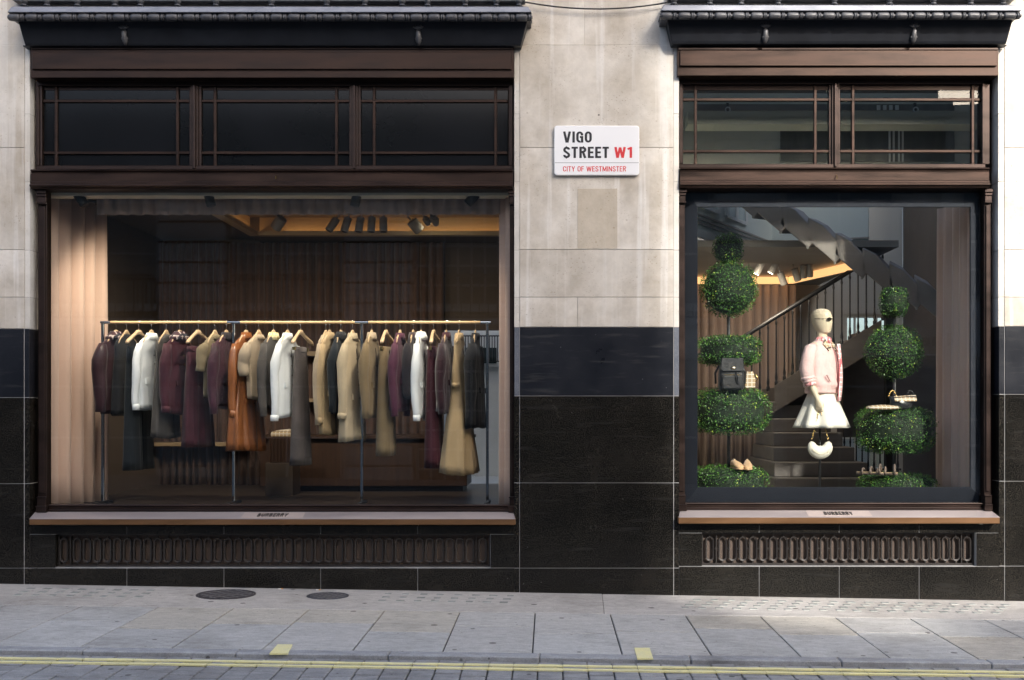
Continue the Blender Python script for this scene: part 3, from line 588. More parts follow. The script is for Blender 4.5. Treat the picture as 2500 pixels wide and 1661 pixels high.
# ------------------------------------------------------------------ cornices
def cornice(label, x0, x1, fx0, fx1, gx0, gx1, bosses, knobs, dyl):
    t = thing('cornice', label, 'cornice', (wx((x0+x1)/2), 0, wz(113)))
    Yb, Yf, Yg = -.26, -.17, -.10
    zt = wz(0-6); 
    add('lead_apron', MB().prof([(.0,wz(16+dyl,Yb)+.06),(Yb+.05,wz(14.5+dyl,Yb)+.012),(Yb-.005,wz(18+dyl,Yb)),(Yb-.02,wz(32+dyl,Yb)),(.0,wz(32+dyl,Yb))], [wx(x0+8,Yb)]*3+[wx(x0,Yb)]*2, [wx(x1-8,Yb)]*3+[wx(x1,Yb)]*2), LEAD, t, bevel=.003)
    # reel-and-bead roll
    bz = wz(42+dyl, Yb); br = .030; a, b = wx(x0-2,Yb), wx(x1+2,Yb)
    n = max(3, round((b-a)/.150)); st = (b-a)/n
    core = MB().tube([(a, Yb+.01, bz), (b, Yb+.01, bz)], br*.5, 12); add('roll_core', core, BEADM, t, auto=50)
    k = [(0,.60),(.008,.92),(.02,1.0),(.05,1.03),(.085,1.0),(.095,.9),(.1,.6)]
    me = MB().tube([(p[0]*1.02, 0, 0) for p in k], [br*p[1] for p in k], 12).mesh('bead', BEADM, True)
    k2 = [(0,.7),(.004,.96),(.010,.96),(.013,.8),(.016,.8),(.019,.96),(.026,.96),(.029,.7)]
    me2 = MB().tube([(p[0], 0, 0) for p in k2], [br*p[1] for p in k2], 12).mesh('reel', BEADM, True)
    for i in range(n):
        o = link('bead', me); o.parent = t; o.location = Vector((a+i*st+.004, Yb+.01, bz)) - t.location
        o = link('reel', me2); o.parent = t; o.location = Vector((a+i*st+.112, Yb+.01, bz)) - t.location
    add('soffit', MB().prof([(.0,wz(33+dyl,Yb)),(Yb+.02,wz(33+dyl,Yb)),(Yb+.03,wz(49+dyl,Yb)),(Yf,wz(53+dyl,Yf)),(.0,wz(53+dyl,Yf))], wx(x0+3,Yb), wx(x1-3,Yb)), BEADM, t)
    z1, z2 = wz(52+dyl, Yf), wz(112+dyl, Yg)
    add('fascia_board', MB().prof([(0,z1),(Yf,z1),(Yg-.012,z2+.02),(Yg,z2),(0,z2)], [wx(fx0,Yf)]*2+[wx(gx0,Yg)]*3, [wx(fx1,Yf)]*2+[wx(gx1,Yg)]*3), PAINT, t, bevel=.004)
    add('drip_board', MB().box(wx(gx0+6), wx(gx1-6), -.085, 0, wz(119+dyl*.3), z2-.001), PAINT, t)
    for px in bosses:
        zc = wz(80+dyl, -.15); Yc = -.155
        bo = add('rosette_boss', MB().tube([(wx(px,Yc), Yc+.03, wz(68+dyl,Yc)), (wx(px,Yc), Yc+.005, wz(80+dyl,Yc)), (wx(px,Yc), Yc+.03, wz(98+dyl,Yc)), (wx(px,Yc), Yc+.045, wz(108+dyl,Yc))], [.014,.022,.026,.008], 8), IRONB, t, smooth=True)
        for an in (-62, -32, 0, 32, 62):
            d = Vector((math.sin(R(an)), 0, math.cos(R(an)))); c = Vector((wx(px,Yc), Yc+.004, wz(72+dyl,Yc)))
            add('petal', MB().tube([c, c+d*.022+Vector((0,-.01,0)), c+d*.042+Vector((0,-.004,0)), c+d*.052], [.005,.010,.009,.003], 6), IRONB, bo, smooth=True)
        for s_ in (-1, 1):
            add('scroll', MB().ball((wx(px,Yc)+s_*.020, Yc+.02, wz(93+dyl,Yc)), (.011,.012,.012), 8, 6), IRONB, bo, smooth=True)
    add('ridge_upstand', MB().box(wx(x0+22), wx(x1-22), -.10, 0, wz(9+dyl), wz(-40)), PAINT, t)
    add('ridge_rail', MB().box(wx(x0+16,-.17), wx(x1-16,-.17), -.19, -.102, wz(13+dyl,-.17)+.025, wz(5+dyl,-.17)+.02), BEADM, t, bevel=.006)
    for px in knobs:
        add('knob', MB().ball((wx(px,-.20), -.20, wz(9+dyl,-.20)+.02), (.028,.028,.030), 12, 8).tube([(wx(px,-.2), -.20, wz(16+dyl,-.2)), (wx(px,-.2), -.20, wz(11+dyl,-.2))], [.034,.02], 10), BEADM, t, smooth=True)
    return t
IRONB = mat('boss_iron', (.10,.10,.105), .45, .3)
cornice('long dark lead-topped cornice over the wide window, with beaded roll', 20, 1298, 44, 1287, 62, 1272, (302, 1021), [59,115,189,281,343,434,527,663,798,891,982,1044,1136,1212,1267], 0)
cornice('shorter dark lead-topped cornice over the mannequin window, with beaded roll', 1613, 2492, 1629, 2473, 1640, 2456, (1870, 2233), [1646,1733,1809,1900,2037,2172,2279,2370,2449], -4)
o = add('cable', MB().tube([(wx(1240,-.12), -.12, wz(2,-.12))]+[(wx(1285+i*36,-.05), -.05, wz(6+17.5*(1-((i-5)/5)**2)-i*.25,-.05)) for i in range(11)]+[(wx(1670,-.12), -.12, wz(1,-.12))], .007, 8), BLACKM, smooth=True)
tag(o, 'black cable sagging across the stone pier between the two cornices', 'cable')

# ------------------------------------------------------------------ the building across the street (seen only as a reflection in the glass; it shades the wide window)
OPP = -14.6
def opposite():
    t = thing('opposite_building', 'rusticated stone building across the street, mirrored in the shop windows', 'building', (-4, OPP, 0))
    OS = stone_mat('grey_portland', (.42,.395,.365), (.30,.275,.25), (.48,.46,.43), .4); OD = mat('dark_sash_glass', (.02,.022,.026), .08); OW = mat('sash_paint', (.26,.25,.24), .5)
    H = 16.5
    XR = 8.55
    add('wall', MB().box(-22, XR, OPP-6, OPP-.35, -1, 8.3), OS, t); add('shading_storeys', MB().box(.4, XR, OPP-6, OPP-.36, 8.3, 16.5), OS, t)  # upper block is unseen, sized and placed to keep sun off the wide window
    bay = 4.15
    for k in range(-4, 4):
        px = -4.10 + k*bay          # pier centre
        if px - .8 < -22 or px + .8 > XR+.3: continue
        z = -.6
        while z < 7.6:
            pts = rrect(px-.76, px+.76, z+.02, z+.445, .07, 3)
            add('rusticated_block', MB().loft([[(p[0], OPP-.36, p[1]) for p in pts], [(p[0], OPP-.03, p[1]) for p in pts], [(px+(p[0]-px)*.97, OPP, z+.23+(p[1]-z-.23)*.93) for p in pts]]), OS, t)
            z += .455
        a, b = px+.86, px+bay-.86
        if b > XR: continue
        add('fascia_band', MB().box(a-.09, b+.09, OPP-.36, OPP-.05, 2.75, 3.45), OS, t)
        for zb, zt in ((-.2, 2.7), (3.95, 6.7)):
            w = add('window', MB().box(a, b, OPP-.36, OPP-.30, zb, zt), OD, t)
            nb = 8 if k == 0 else 2; fr_ = MB()
            for i in range(nb+1): fr_.box(a+(b-a)*i/nb-.025, a+(b-a)*i/nb+.025, OPP-.30, OPP-.25, zb, zt)
            zz = zb
            while zz < zt+.01: fr_.box(a, b, OPP-.299, OPP-.262, zz-.025, zz+.025); zz += (.44 if k == 0 else 1.15)
            add('glazing_bars', fr_, OW, w)
            add('stone_sill', MB().box(a-.08, b+.08, OPP-.36, OPP+.02, zb-.18, zb-.03), OS, t)
        br = add('balcony_rail', MB().box(a, b, OPP+.05, OPP+.09, 4.55, 4.60).box(a, b, OPP+.05, OPP+.09, 3.62, 3.66), IRON, t)
        for i in range(13):
            xx = a+(b-a)*i/12; add('baluster', MB().box(xx-.012, xx+.012, OPP+.058, OPP+.082, 3.66, 4.55), IRON, br)
        add('string_course', MB().box(a-.09, b+.09, OPP-.36, OPP+.12, 3.46, 3.60), OS, t)
    add('main_cornice', MB().box(-22, XR+.1, OPP-.355, OPP+.3, 8.05, 8.45), OS, t)
    bb = ((0, OPP-.04, 0), (-1,0,0), (0,0,1), (0,1,0))
    letters('lettering', 'VIGO STREET W1', (-5.75, -4.45, 4.12, 4.22), ((0, OPP+.005, 0), (-1,0,0), (0,0,1), (0,1,0)), INKK, t, .15, .003)
    # lower building to the right that lets the sun through
    t2 = thing('opposite_building', 'lower pale building further along across the street, mirrored in the mannequin window', 'building', (12, OPP, 0))
    P2 = stone_mat('pale_stucco', (.52,.50,.46), (.44,.41,.37), (.58,.57,.54), .4)
    add('wall', MB().box(XR+.02, 30, OPP-6, OPP-.2, -1, 7.0), P2, t2)
    add('parapet', MB().loft([[(x_, OPP+.05, z_) for x_, z_ in ((XR+.02,7.01),(XR+.02,8.35),(9.55,8.4),(10.05,8.9),(30,8.9),(30,7.01))], [(x_, OPP-.55, z_) for x_, z_ in ((XR+.02,7.01),(XR+.02,8.35),(9.55,8.4),(10.05,8.9),(30,8.9),(30,7.01))]]), P2, t2)
    for k in range(5):
        a = 9.0+k*3.6
        for zb, zt in ((.2,2.5),(4.1,6.6)):
            w = add('window', MB().box(a, a+1.6, OPP-.2, OPP-.16, zb, zt), OD, t2)
            fr_ = MB()
            for i in range(5): fr_.box(a+.4*i-.025, a+.4*i+.025, OPP-.16, OPP-.11, zb, zt)
            for i in range(5): fr_.box(a, a+1.6, OPP-.159, OPP-.12, zb+(zt-zb)*i/4-.03, zb+(zt-zb)*i/4+.03)
            add('glazing_bars', fr_, OW, w)
    add('shop_fascia', MB().box(XR+.6, 20, OPP-.2, OPP-.02, 2.75, 3.55), P2, t2)
    letters('lettering', 'Theo', (-8.75, -7.75, 3.0, 3.3), ((0, OPP-.018, 0), (-1,0,0), (0,0,1), (0,1,0)), INKK, t2, .15, .02)
opposite()

# ------------------------------------------------------------------ the left room behind the wide window
FL = .72
def struct(name, mb, m, **k): return tag(add(name, mb, m, **k), kind='structure')
LX0, LX1, LY = wx(60), wx(1290), 3.3
struct('display_floor', MB().box(LX0, LX1, .14, LY+.1, FL-.12, FL), FLOOR_D)
struct('shop_wall_left', MB().box(LX0-.1, LX0-.001, .14, LY+.1, FL, 4.4), WALL_D)
bx0, bx1 = wx(1082, LY), wx(1218, LY)
struct('shop_wall_back', MB().box(LX0, bx0, LY, LY+.1, FL, 4.4).box(bx0, LX1, LY, LY+.1, wz(806, LY), 4.4), WALL_D)
struct('shop_wall_right', MB().box(LX1+.001, LX1+.1, .14, LY+.1, FL, 4.4), WALL_D)
struct('shop_ceiling', MB().box(LX0, LX1, .14, .30, wz(470)+.0, wz(470)+.08), CEIL_G)
CZ = wz(533, 1.0) + .17
struct('shop_roof', MB().box(LX0-.1, LX1+.1, .43, LY+.1, 4.41, 4.5), CEIL_D)
struct('shop_ceiling', MB().box(LX0, LX1, .37, LY, CZ+.14, CZ+.2).box(LX0, wx(480,1.0), .9, LY, CZ-.02, CZ+.139).box(wx(480,1.0), LX1, LY-.55, LY, CZ-.06, CZ+.139), CEIL_D)
def pleats(x0, y0, x1, y1, z0, z1, n, amp, taper=0, seed=0, rows=10, th=.006):
    rnd = random.Random(seed); d = Vector((x1-x0, y1-y0, 0)); L = d.length; d.normalize(); nn = Vector((-d.y, d.x, 0)); N = n*8
    ph = [rnd.uniform(-.6, .6) for _ in range(n+2)]; am = [rnd.uniform(.6, 1.25) for _ in range(n+2)]
    def row(t, off):
        o = []
        for i in range(N+1):
            u = i/N; k = u*n; j = int(min(k, n-1)); f = k-j; a_ = am[j]*(1-f)+am[j+1]*f; p_ = ph[j]*(1-f)+ph[j+1]*f
            s_ = math.sin(2*math.pi*k + p_*(.4+t)) ; s_ = math.copysign(abs(s_)**.8, s_)
            w = amp*a_*s_*(1-taper*(1-t)) + .25*amp*math.sin(4*math.pi*k+p_*3+t*2)
            q = Vector((x0, y0, 0)) + d*(u*L + .25*amp*math.cos(2*math.pi*k+p_)) + nn*(w+off); o.append((q.x, q.y, z1+(z0-z1)*t))
        return o
    mb = MB()
    rs = [row(k/rows, 0)+list(reversed(row(k/rows, th))) for k in range(rows+1)]
    return mb.loft(rs)
def curtain(label, m, *a, **k):
    o = add('curtain', pleats(*a, **k), m, smooth=True); return tag(o, label, 'curtain')
curtain('blush pleated curtain hanging at the outer end of the clothes display', CURT, wx(109,.25), .22, wx(252,1.0), 1.0, FL+.005, wz(470)+.06, 5, .052, seed=3)
curtain('narrow blush curtain edge beside the stone pier in the wide window', CURT, wx(1217,.45), .42, wx(1242,.2), .22, FL+.005, wz(470)+.06, 2, .022, seed=5)
curtain('short brown pleated pelmet under the ceiling of the wide window', DRAPE2, wx(236,.35), .335, wx(1222,.35), .335, wz(525,.34), wz(470)+.05, 30, .022, seed=9, rows=3)
curtain('dark brown pleated drape on the back wall, behind the burgundy garments', DRAPE, wx(240,LY-.2), LY-.1, wx(524,LY-.2), LY-.1, wz(1192,LY), CZ-.06, 16, .04, seed=11, rows=3)
curtain('dark brown pleated drape on the back wall, behind the middle of the clothes rail', DRAPE, wx(526,LY-.2), LY-.14, wx(1080,LY-.2), LY-.14, wz(1192,LY), CZ-.08, 26, .04, seed=12, rows=3)
LED = emit_mat('led_strip', (1.0,.60,.26), 1.4); COVEF = mat('cove_plaster', (.60,.46,.28), .8)
ax = wx(482,1.0)
def cove(label, pts):
    t = thing('cove_light', label, 'cove light', (pts[0][0], pts[0][1], CZ-.08))
    (a, b), (c, d_) = pts; d = Vector((c-a, d_-b, 0)).normalized(); nn = Vector((d.y, -d.x, 0))
    def bar(n0, n1, z0, z1):
        q = [Vector((a,b,0))+nn*n0, Vector((c,d_,0))+nn*n0, Vector((c,d_,0))+nn*n1, Vector((a,b,0))+nn*n1]; return MB().hexa([(p.x,p.y,z0) for p in q]+[(p.x,p.y,z1) for p in q])
    add('back_face', bar(-.02, 0, CZ-.06, CZ+.139), COVEF, t); add('ledge', bar(.001, .09, CZ-.075, CZ-.055), COVEF, t); add('lip', bar(.091, .105, CZ-.075, CZ-.028), COVEF, t); a += d.x*.25; b += d.y*.25; add('led_strip', bar(.06, .075, CZ-.0548, CZ-.044), LED, t)
cove('amber glowing ceiling cove along the back of the clothes room', ((ax+.12, LY-.572), (LX1-.01, LY-.572)))
cove('short amber glowing cove running back over the burgundy garments', ((ax+.022, .95), (ax+.022, LY-.60)))
# shelves, bench, desk
def shelf(px0, px1, py0, py1, Y, dep, label, m=TAN):
    o = thing('wall_shelf', label, 'shelf', (wx(px0,Y), Y, wz(py1,Y)))
    add('board', MB().box(wx(px0,Y), wx(px1,Y), Y, Y+dep, wz(py1,Y), wz(py0,Y)), m, o, bevel=.003)
    for px in (px0+30, px1-30): add('bracket', MB().box(wx(px-3,Y), wx(px+3,Y), Y+.01, Y+dep, wz(py1,Y)-.06, wz(py1,Y)-.001), BLACKM, o)
shelf(255, 612, 1081, 1090, 2.9, .25, 'long tan shelf on the drape wall behind the dark trousers')
shelf(255, 612, 1190, 1197, 2.85, .3, 'low tan bench board along the drape wall')
shelf(700, 935, 858, 869, 2.9, .22, 'upper tan shelf behind the long grey skirt')
shelf(630, 935, 973, 982, 2.9, .22, 'lower tan shelf behind the beige knitwear')
t = thing('display_desk', 'dark walnut display desk at the back of the clothes room', 'desk', (wx(880,2.3), 2.4, FL))
add('top', MB().box(wx(625,2.1), wx(1150,2.1), 2.1, 2.8, wz(1072,2.1), wz(1064,2.1)), WOODB, t, bevel=.004)
add('body', MB().box(wx(635,2.15), wx(1140,2.15), 2.15, 2.75, FL+.06, wz(1072.5,2.1)), WOODB, t, bevel=.003)
add('plinth', MB().box(wx(650,2.2), wx(1130,2.2), 2.2, 2.7, FL, FL+.059), BLACKM, t)
t = thing('wooden_plinth', 'small ribbed walnut display box with a plaid bag on top', 'plinth', (wx(683,1.6), 1.7, wz(1132,1.6)))
pxs = wx(656,1.6), wx(709,1.6)
add('box', MB().box(pxs[0], pxs[1], 1.62, 1.85, wz(1130,1.6), wz(1068,1.6)), WOODB, t, bevel=.003)
for i in range(7): xx = pxs[0]+.008+(pxs[1]-pxs[0]-.016)*i/6; add('rib', MB().box(xx-.006, xx+.006, 1.605, 1.62, wz(1129,1.6), wz(1069,1.6)), WOODB, t)
add('pedestal', MB().box(pxs[0]-.03, pxs[1]+.03, 1.58, 1.9, FL, wz(1130,1.6)-.001), FLOOR_D, t, bevel=.004)
def plaid_mat(name, base, l1, l2, sc_=40, obj=True):
    m, n, l, p = nt(name); p.inputs['Roughness'].default_value = .85
    mp = coords(n, l, (1,1,1), obj); sp_ = n.new('ShaderNodeSeparateXYZ'); l.new(mp.outputs[0], sp_.inputs[0]); last = None; cur = base
    for ax, colr in (('X', l1), ('Z', l1), ('Y', l2)):
        mm = n.new('ShaderNodeMath'); mm.operation = 'MULTIPLY'; mm.inputs[1].default_value = sc_; l.new(sp_.outputs[ax], mm.inputs[0])
        f = n.new('ShaderNodeMath'); f.operation = 'FRACT'; l.new(mm.outputs[0], f.inputs[0]); g = n.new('ShaderNodeMath'); g.operation = 'LESS_THAN'; g.inputs[1].default_value = .22; l.new(f.outputs[0], g.inputs[0])
        x = mixc(n, l, g.outputs[0], cur if last is None else last, colr); last = x.outputs[2]
    l.new(last, p.inputs['Base Color']); return m
PLAID_T = plaid_mat('tan_plaid', (.42,.30,.17), (.70,.65,.55), (.05,.04,.035), 26); PLAID_D = plaid_mat('dark_plaid', (.05,.018,.024), (.45,.38,.36), (.02,.02,.03), 18)
o = add('plaid_bag', MB().loft([[(pxs[0]+.0+w*(pxs[1]-pxs[0]), 1.64+d_*.18, wz(1068,1.6)+h) for w, d_ in ((.03,0),(.97,0),(.97,1),(.03,1))] for h in (.002,.05)]+[[(pxs[0]+.06,1.7,wz(1068,1.6)+.07),(pxs[1]-.04,1.7,wz(1068,1.6)+.085),(pxs[1]-.04,1.76,wz(1068,1.6)+.085),(pxs[0]+.06,1.76,wz(1068,1.6)+.07)]]), PLAID_T, smooth=False, bevel=.012, seg=2); tag(o, 'low plaid bag lying on the ribbed walnut box', 'bag')
# courtyard seen through the back opening on the right of the room
cyd = 5.6
struct('courtyard_wall', MB().box(wx(1040,cyd), wx(1420,cyd), cyd, cyd+.2, -.5, 3.3), WHITEP)
struct('courtyard_ground', MB().box(wx(1040,cyd), wx(1420,cyd), LY+.101, cyd, FL-.2, FL-.05), OFFW)
t = thing('courtyard_window', 'white framed dark green window seen through the back opening', 'window', (wx(1170,cyd), cyd, wz(930,cyd)))
add('frame', MB().box(wx(1128,cyd), wx(1222,cyd), cyd-.06, cyd-.001, wz(895,cyd), wz(815,cyd)), WHITEP, t)
add('pane', MB().box(wx(1137,cyd), wx(1213,cyd), cyd-.075, cyd-.061, wz(888,cyd), wz(850,cyd)), mat('green_glass', (.015,.03,.028), .15), t)
t = thing('iron_railing', 'black iron railing in front of the courtyard window', 'railing', (wx(1170,5.2), 5.2, wz(890,5.2)))
add('top_rail', MB().box(wx(1128,5.2), wx(1222,5.2), 5.19, 5.21, wz(822,5.2), wz(819,5.2)), BLACKM, t); add('bottom_rail', MB().box(wx(1128,5.2), wx(1222,5.2), 5.19, 5.21, wz(884,5.2), wz(881,5.2)), BLACKM, t)
for i in range(15): xx = wx(1130+i*6.5,5.2); add('baluster', MB().box(xx-.006, xx+.006, 5.194, 5.206, wz(881,5.2), wz(822,5.2)), BLACKM, t)

# track spotlights
def spotlight(px, py, Y, tilt, yaw, r, L, m, label, lit=False, group='ceiling spotlights in the wide window'):
    t = thing('spotlight', label, 'spotlight', (wx(px,Y), Y, wz(py,Y)), group); t.rotation_euler = (R(tilt), R(yaw), 0)
    n = 18; k = [(-L/2,r*.92),(-L/2+.008,r),(L/2-.008,r),(L/2,r*.92)]
    local('barrel', MB().loft([[(rr*math.cos(2*math.pi*i/n), rr*math.sin(2*math.pi*i/n), z) for i in range(n)] for z, rr in k]).mesh('barrel', m, False), t)
    local('lens', MB().cyl((0,0,-L/2-.003),(0,0,-L/2-.0005), r*.75, 16).mesh('lens', BULB if lit else INKK), t)
    local('stem', MB().cyl((0,0,L/2-.001),(0,.0,L/2+.07), .008, 8).mesh('stem', m), t)
    return t
for i, (px, py, yaw, lab) in enumerate(((198,487,-35,'black spotlight in front of the blush curtain'), (512,487,-14,'black spotlight above the burgundy jackets'), (869,487,12,'black spotlight over the middle of the clothes rail'), (1152,486,42,'black spotlight at the pier end of the wide window'))):
    spotlight(px, py, .2, 0, yaw, .042, .125, BLACKM, lab)
for px, yaw, lab in ((812,32,'grey ceiling spotlight, first of five, tilted most'), (845,16,'grey ceiling spotlight, second of five, slightly tilted'), (878,8,'grey ceiling spotlight, middle of the row of five'), (907,2,'grey ceiling spotlight, fourth of five, hanging straight'), (936,-2,'grey ceiling spotlight, last of the row of five')):
    spotlight(px, 549, 2.2, -8, yaw, .042, .16, GREYM, lab)
spotlight(680, 545, 2.1, 20, 40, .06, .14, GREYM, 'lone broad grey spotlight on the ceiling cove')
spotlight(1015, 552, 2.1, 20, -40, .06, .14, GREYM, 'broad grey spotlight beside the lit lamps')
for px, py, yaw, lab in ((1042,544,-30,'small lit spotlight, lowest of the lit three'), (1057,536,20,'small lit spotlight, topmost of the lit three'), (1064,545,10,'small lit spotlight nearest the pier of the lit three')):
    t = spotlight(px, py-4, 2.0, 62, yaw, .035, .09, GREYM, lab, True)
ld = bpy.data.lights.new('rail_fill_spot', 'SPOT'); ld.energy = 32; ld.color = (1,.86,.68); ld.spot_size = R(138); ld.spot_blend = 1.0; ld.shadow_soft_size = .05
for px in (300, 640, 1010):   # fill lamps added to brighten the clothes rail, apart from the unlit black spotlights
    lo = bpy.data.objects.new('room_spot', ld); COL.objects.link(lo); lo.location = (wx(px,.2), .19, wz(540,.2)); lo.rotation_euler = (Vector((.05, .85, -1.2))).to_track_quat('-Z','Y').to_euler()

# ------------------------------------------------------------------ the clothes rail
RY = .62; RZ = wz(787.5, RY)
rail = thing('clothes_rail', 'long clothes rail of beech rod on chrome posts behind the wide window', 'clothes rail', (wx(720,RY), RY, FL))
joints = [(246, 270), (555, 587), (867, 900), (1173, 1198)]
for (a, b), (c, d_) in zip(joints, joints[1:]): add('rod', MB().tube([(wx(b-1,RY), RY, RZ), (wx(c+1,RY), RY, RZ)], .0135, 14), RODW, rail, auto=50)
for a, b in joints: add('rod_sleeve', MB().tube([(wx(a,RY), RY, RZ), (wx(b,RY), RY, RZ)], .0150, 14), CHROME, rail, auto=50)
for px in (251, 570.5, 883.5, 1190): add('post', MB().box(wx(px-3.4,RY), wx(px+3.4,RY), RY-.012, RY+.012, FL+.03, RZ-.012), CHROME, rail, bevel=.003); add('foot', MB().box(wx(px-4.2,RY), wx(px+4.2,RY), RY-.2, RY+.2, FL, FL+.029), BLACKM, rail, bevel=.003)
# hangers
def sect(w, h, t):  # one lengthwise half-ring helper for a wishbone hanger arm
    return [(0, -t, -h), (0, t, -h), (0, t*1.1, 0), (0, t, h), (0, -t, h), (0, -t*1.1, 0)]
def hanger_mesh():
    mb = MB(); pts = [(-.215,-.198,.013,.018),(-.19,-.180,.016,.020),(-.12,-.145,.013,.020),(-.06,-.114,.011,.022),(-.022,-.092,.010,.034),(0,-.092,.010,.038),(.022,-.092,.010,.034),(.06,-.114,.011,.022),(.12,-.145,.013,.020),(.19,-.180,.016,.020),(.215,-.198,.013,.018)]
    mb.loft([[(x_, y_*1.0+(.02 if abs(x_) > .15 else .008 if abs(x_) > .08 else 0)*-1, z_+w_) for y_, w_ in ((-t_, -h_*.6), (t_, -h_*.6), (t_*1.15, 0), (t_, h_*.6), (-t_, h_*.6), (-t_*1.15, 0))] for x_, z_, t_, h_ in pts])
    return mb.mesh('arms', HANGW, True)
HME = hanger_mesh()
HOOK = MB().tube([(0,0,-.075),(0,0,-.04),(0,.002,-.022)]+[(0, .0175*math.cos(R(a)), .0175*math.sin(R(a))) for a in range(-80, 200, 28)], .0022, 6).mesh('hook', CHROME, True)
CLIP = MB().box(-.012,.012,-.014,.014,-.265,-.235).tube([(0,0,-.175),(0,0,-.235)], .002, 5).mesh('clip', GOLD)
def hanger(px, yaw, label, clips=False):
    t = thing('hanger', label, 'hanger', (wx(px,RY), RY, RZ), 'wooden hangers on the clothes rail'); t.rotation_euler = (0, 0, R(yaw))
    o = local('arms', HME, t); local('hook', HOOK, t)
    if not clips: o.scale = (.72, .5, 1)
    if clips:
        for s_ in (-1, 1): local('clip', CLIP, t, (s_*.14, 0, 0))
    return t
def ringz(a, b, z, n, folds, amp, ph, cx=0, cy=0):
    r_ = []
    for i in range(n):
        f = 2*math.pi*i/n; c, s_ = math.cos(f), math.sin(f)
        k = 1 + amp*(1.2*abs(math.sin(folds*.5*f+ph))-.6) + amp*.45*math.sin((folds*2+1)*f+ph*2.3) + amp*.15*math.sin((folds*3+2)*f-ph)
        r_.append((cx+a*math.copysign(abs(c)**.8, c)*(1+amp*.25*math.sin(folds*f+ph)), cy+b*math.copysign(abs(s_)**.8, s_)*k, z))
    return r_
def fabric(name, col, rough=.85, var=.82, sheen=.15, bs=70, bmp=.25, spec=.3, fine=.12, bd=.006):
    return mat(name, col, rough, 0, tuple(c*var for c in col), 9, (1,1,.6), bmp, bs, (1,1,1), obj=True, sheen=sheen, fine=fine, spec=spec, bd=bd)
F = dict(plum=fabric('plum_nylon', (.036,.010,.016), .45, .6, bmp=.6, bs=16), black=fabric('black_wool', (.007,.008,.011)), navy=fabric('ink_navy_cloth', (.008,.013,.018)), white=fabric('white_cotton', (.86,.90,.91), .8, .94, bs=14, bmp=.3, fine=.03), grey=fabric('grey_tweed', (.135,.115,.11), .9, .7, bs=300, fine=.35), greyd=fabric('grey_brown_wool', (.10,.09,.082), .9, .7, fine=.3), burg=fabric('burgundy_cloth', (.058,.008,.018), .7, .7, bmp=.4, bs=12), burgd=fabric('dark_burgundy_velvet', (.03,.005,.012), .8, .6, sheen=.5), emb=fabric('embossed_burgundy', (.06,.012,.027), .45, .35, bmp=1.0, bs=45, bd=.01), khaki=fabric('khaki_jersey', (.24,.19,.11), .85, .85, bs=18), leather=fabric('tan_leather', (.30,.105,.033), .32, .7, sheen=0, bs=12, bmp=.35, spec=.6, fine=.02), beige=fabric('beige_knit', (.44,.35,.245), .9, .9, bs=25), camel=fabric('camel_cotton', (.46,.335,.185), .8, .9, bs=10, bmp=.3, fine=.04), stone_=fabric('stone_trench', (.52,.425,.285), .8, .9, bs=12, bmp=.3, fine=.04), olive=fabric('olive_camel_wool', (.22,.16,.085), .9, .85), mauve=fabric('mauve_plum_cloth', (.085,.018,.045), .7, .75, bs=14, bmp=.4), char=fabric('charcoal_cloth', (.018,.014,.018)), scarf=plaid_mat('cream_print', (.66,.54,.28), (.80,.72,.50), (.50,.36,.14), 45), pd=PLAID_D, pt=PLAID_T, brass=GOLD)
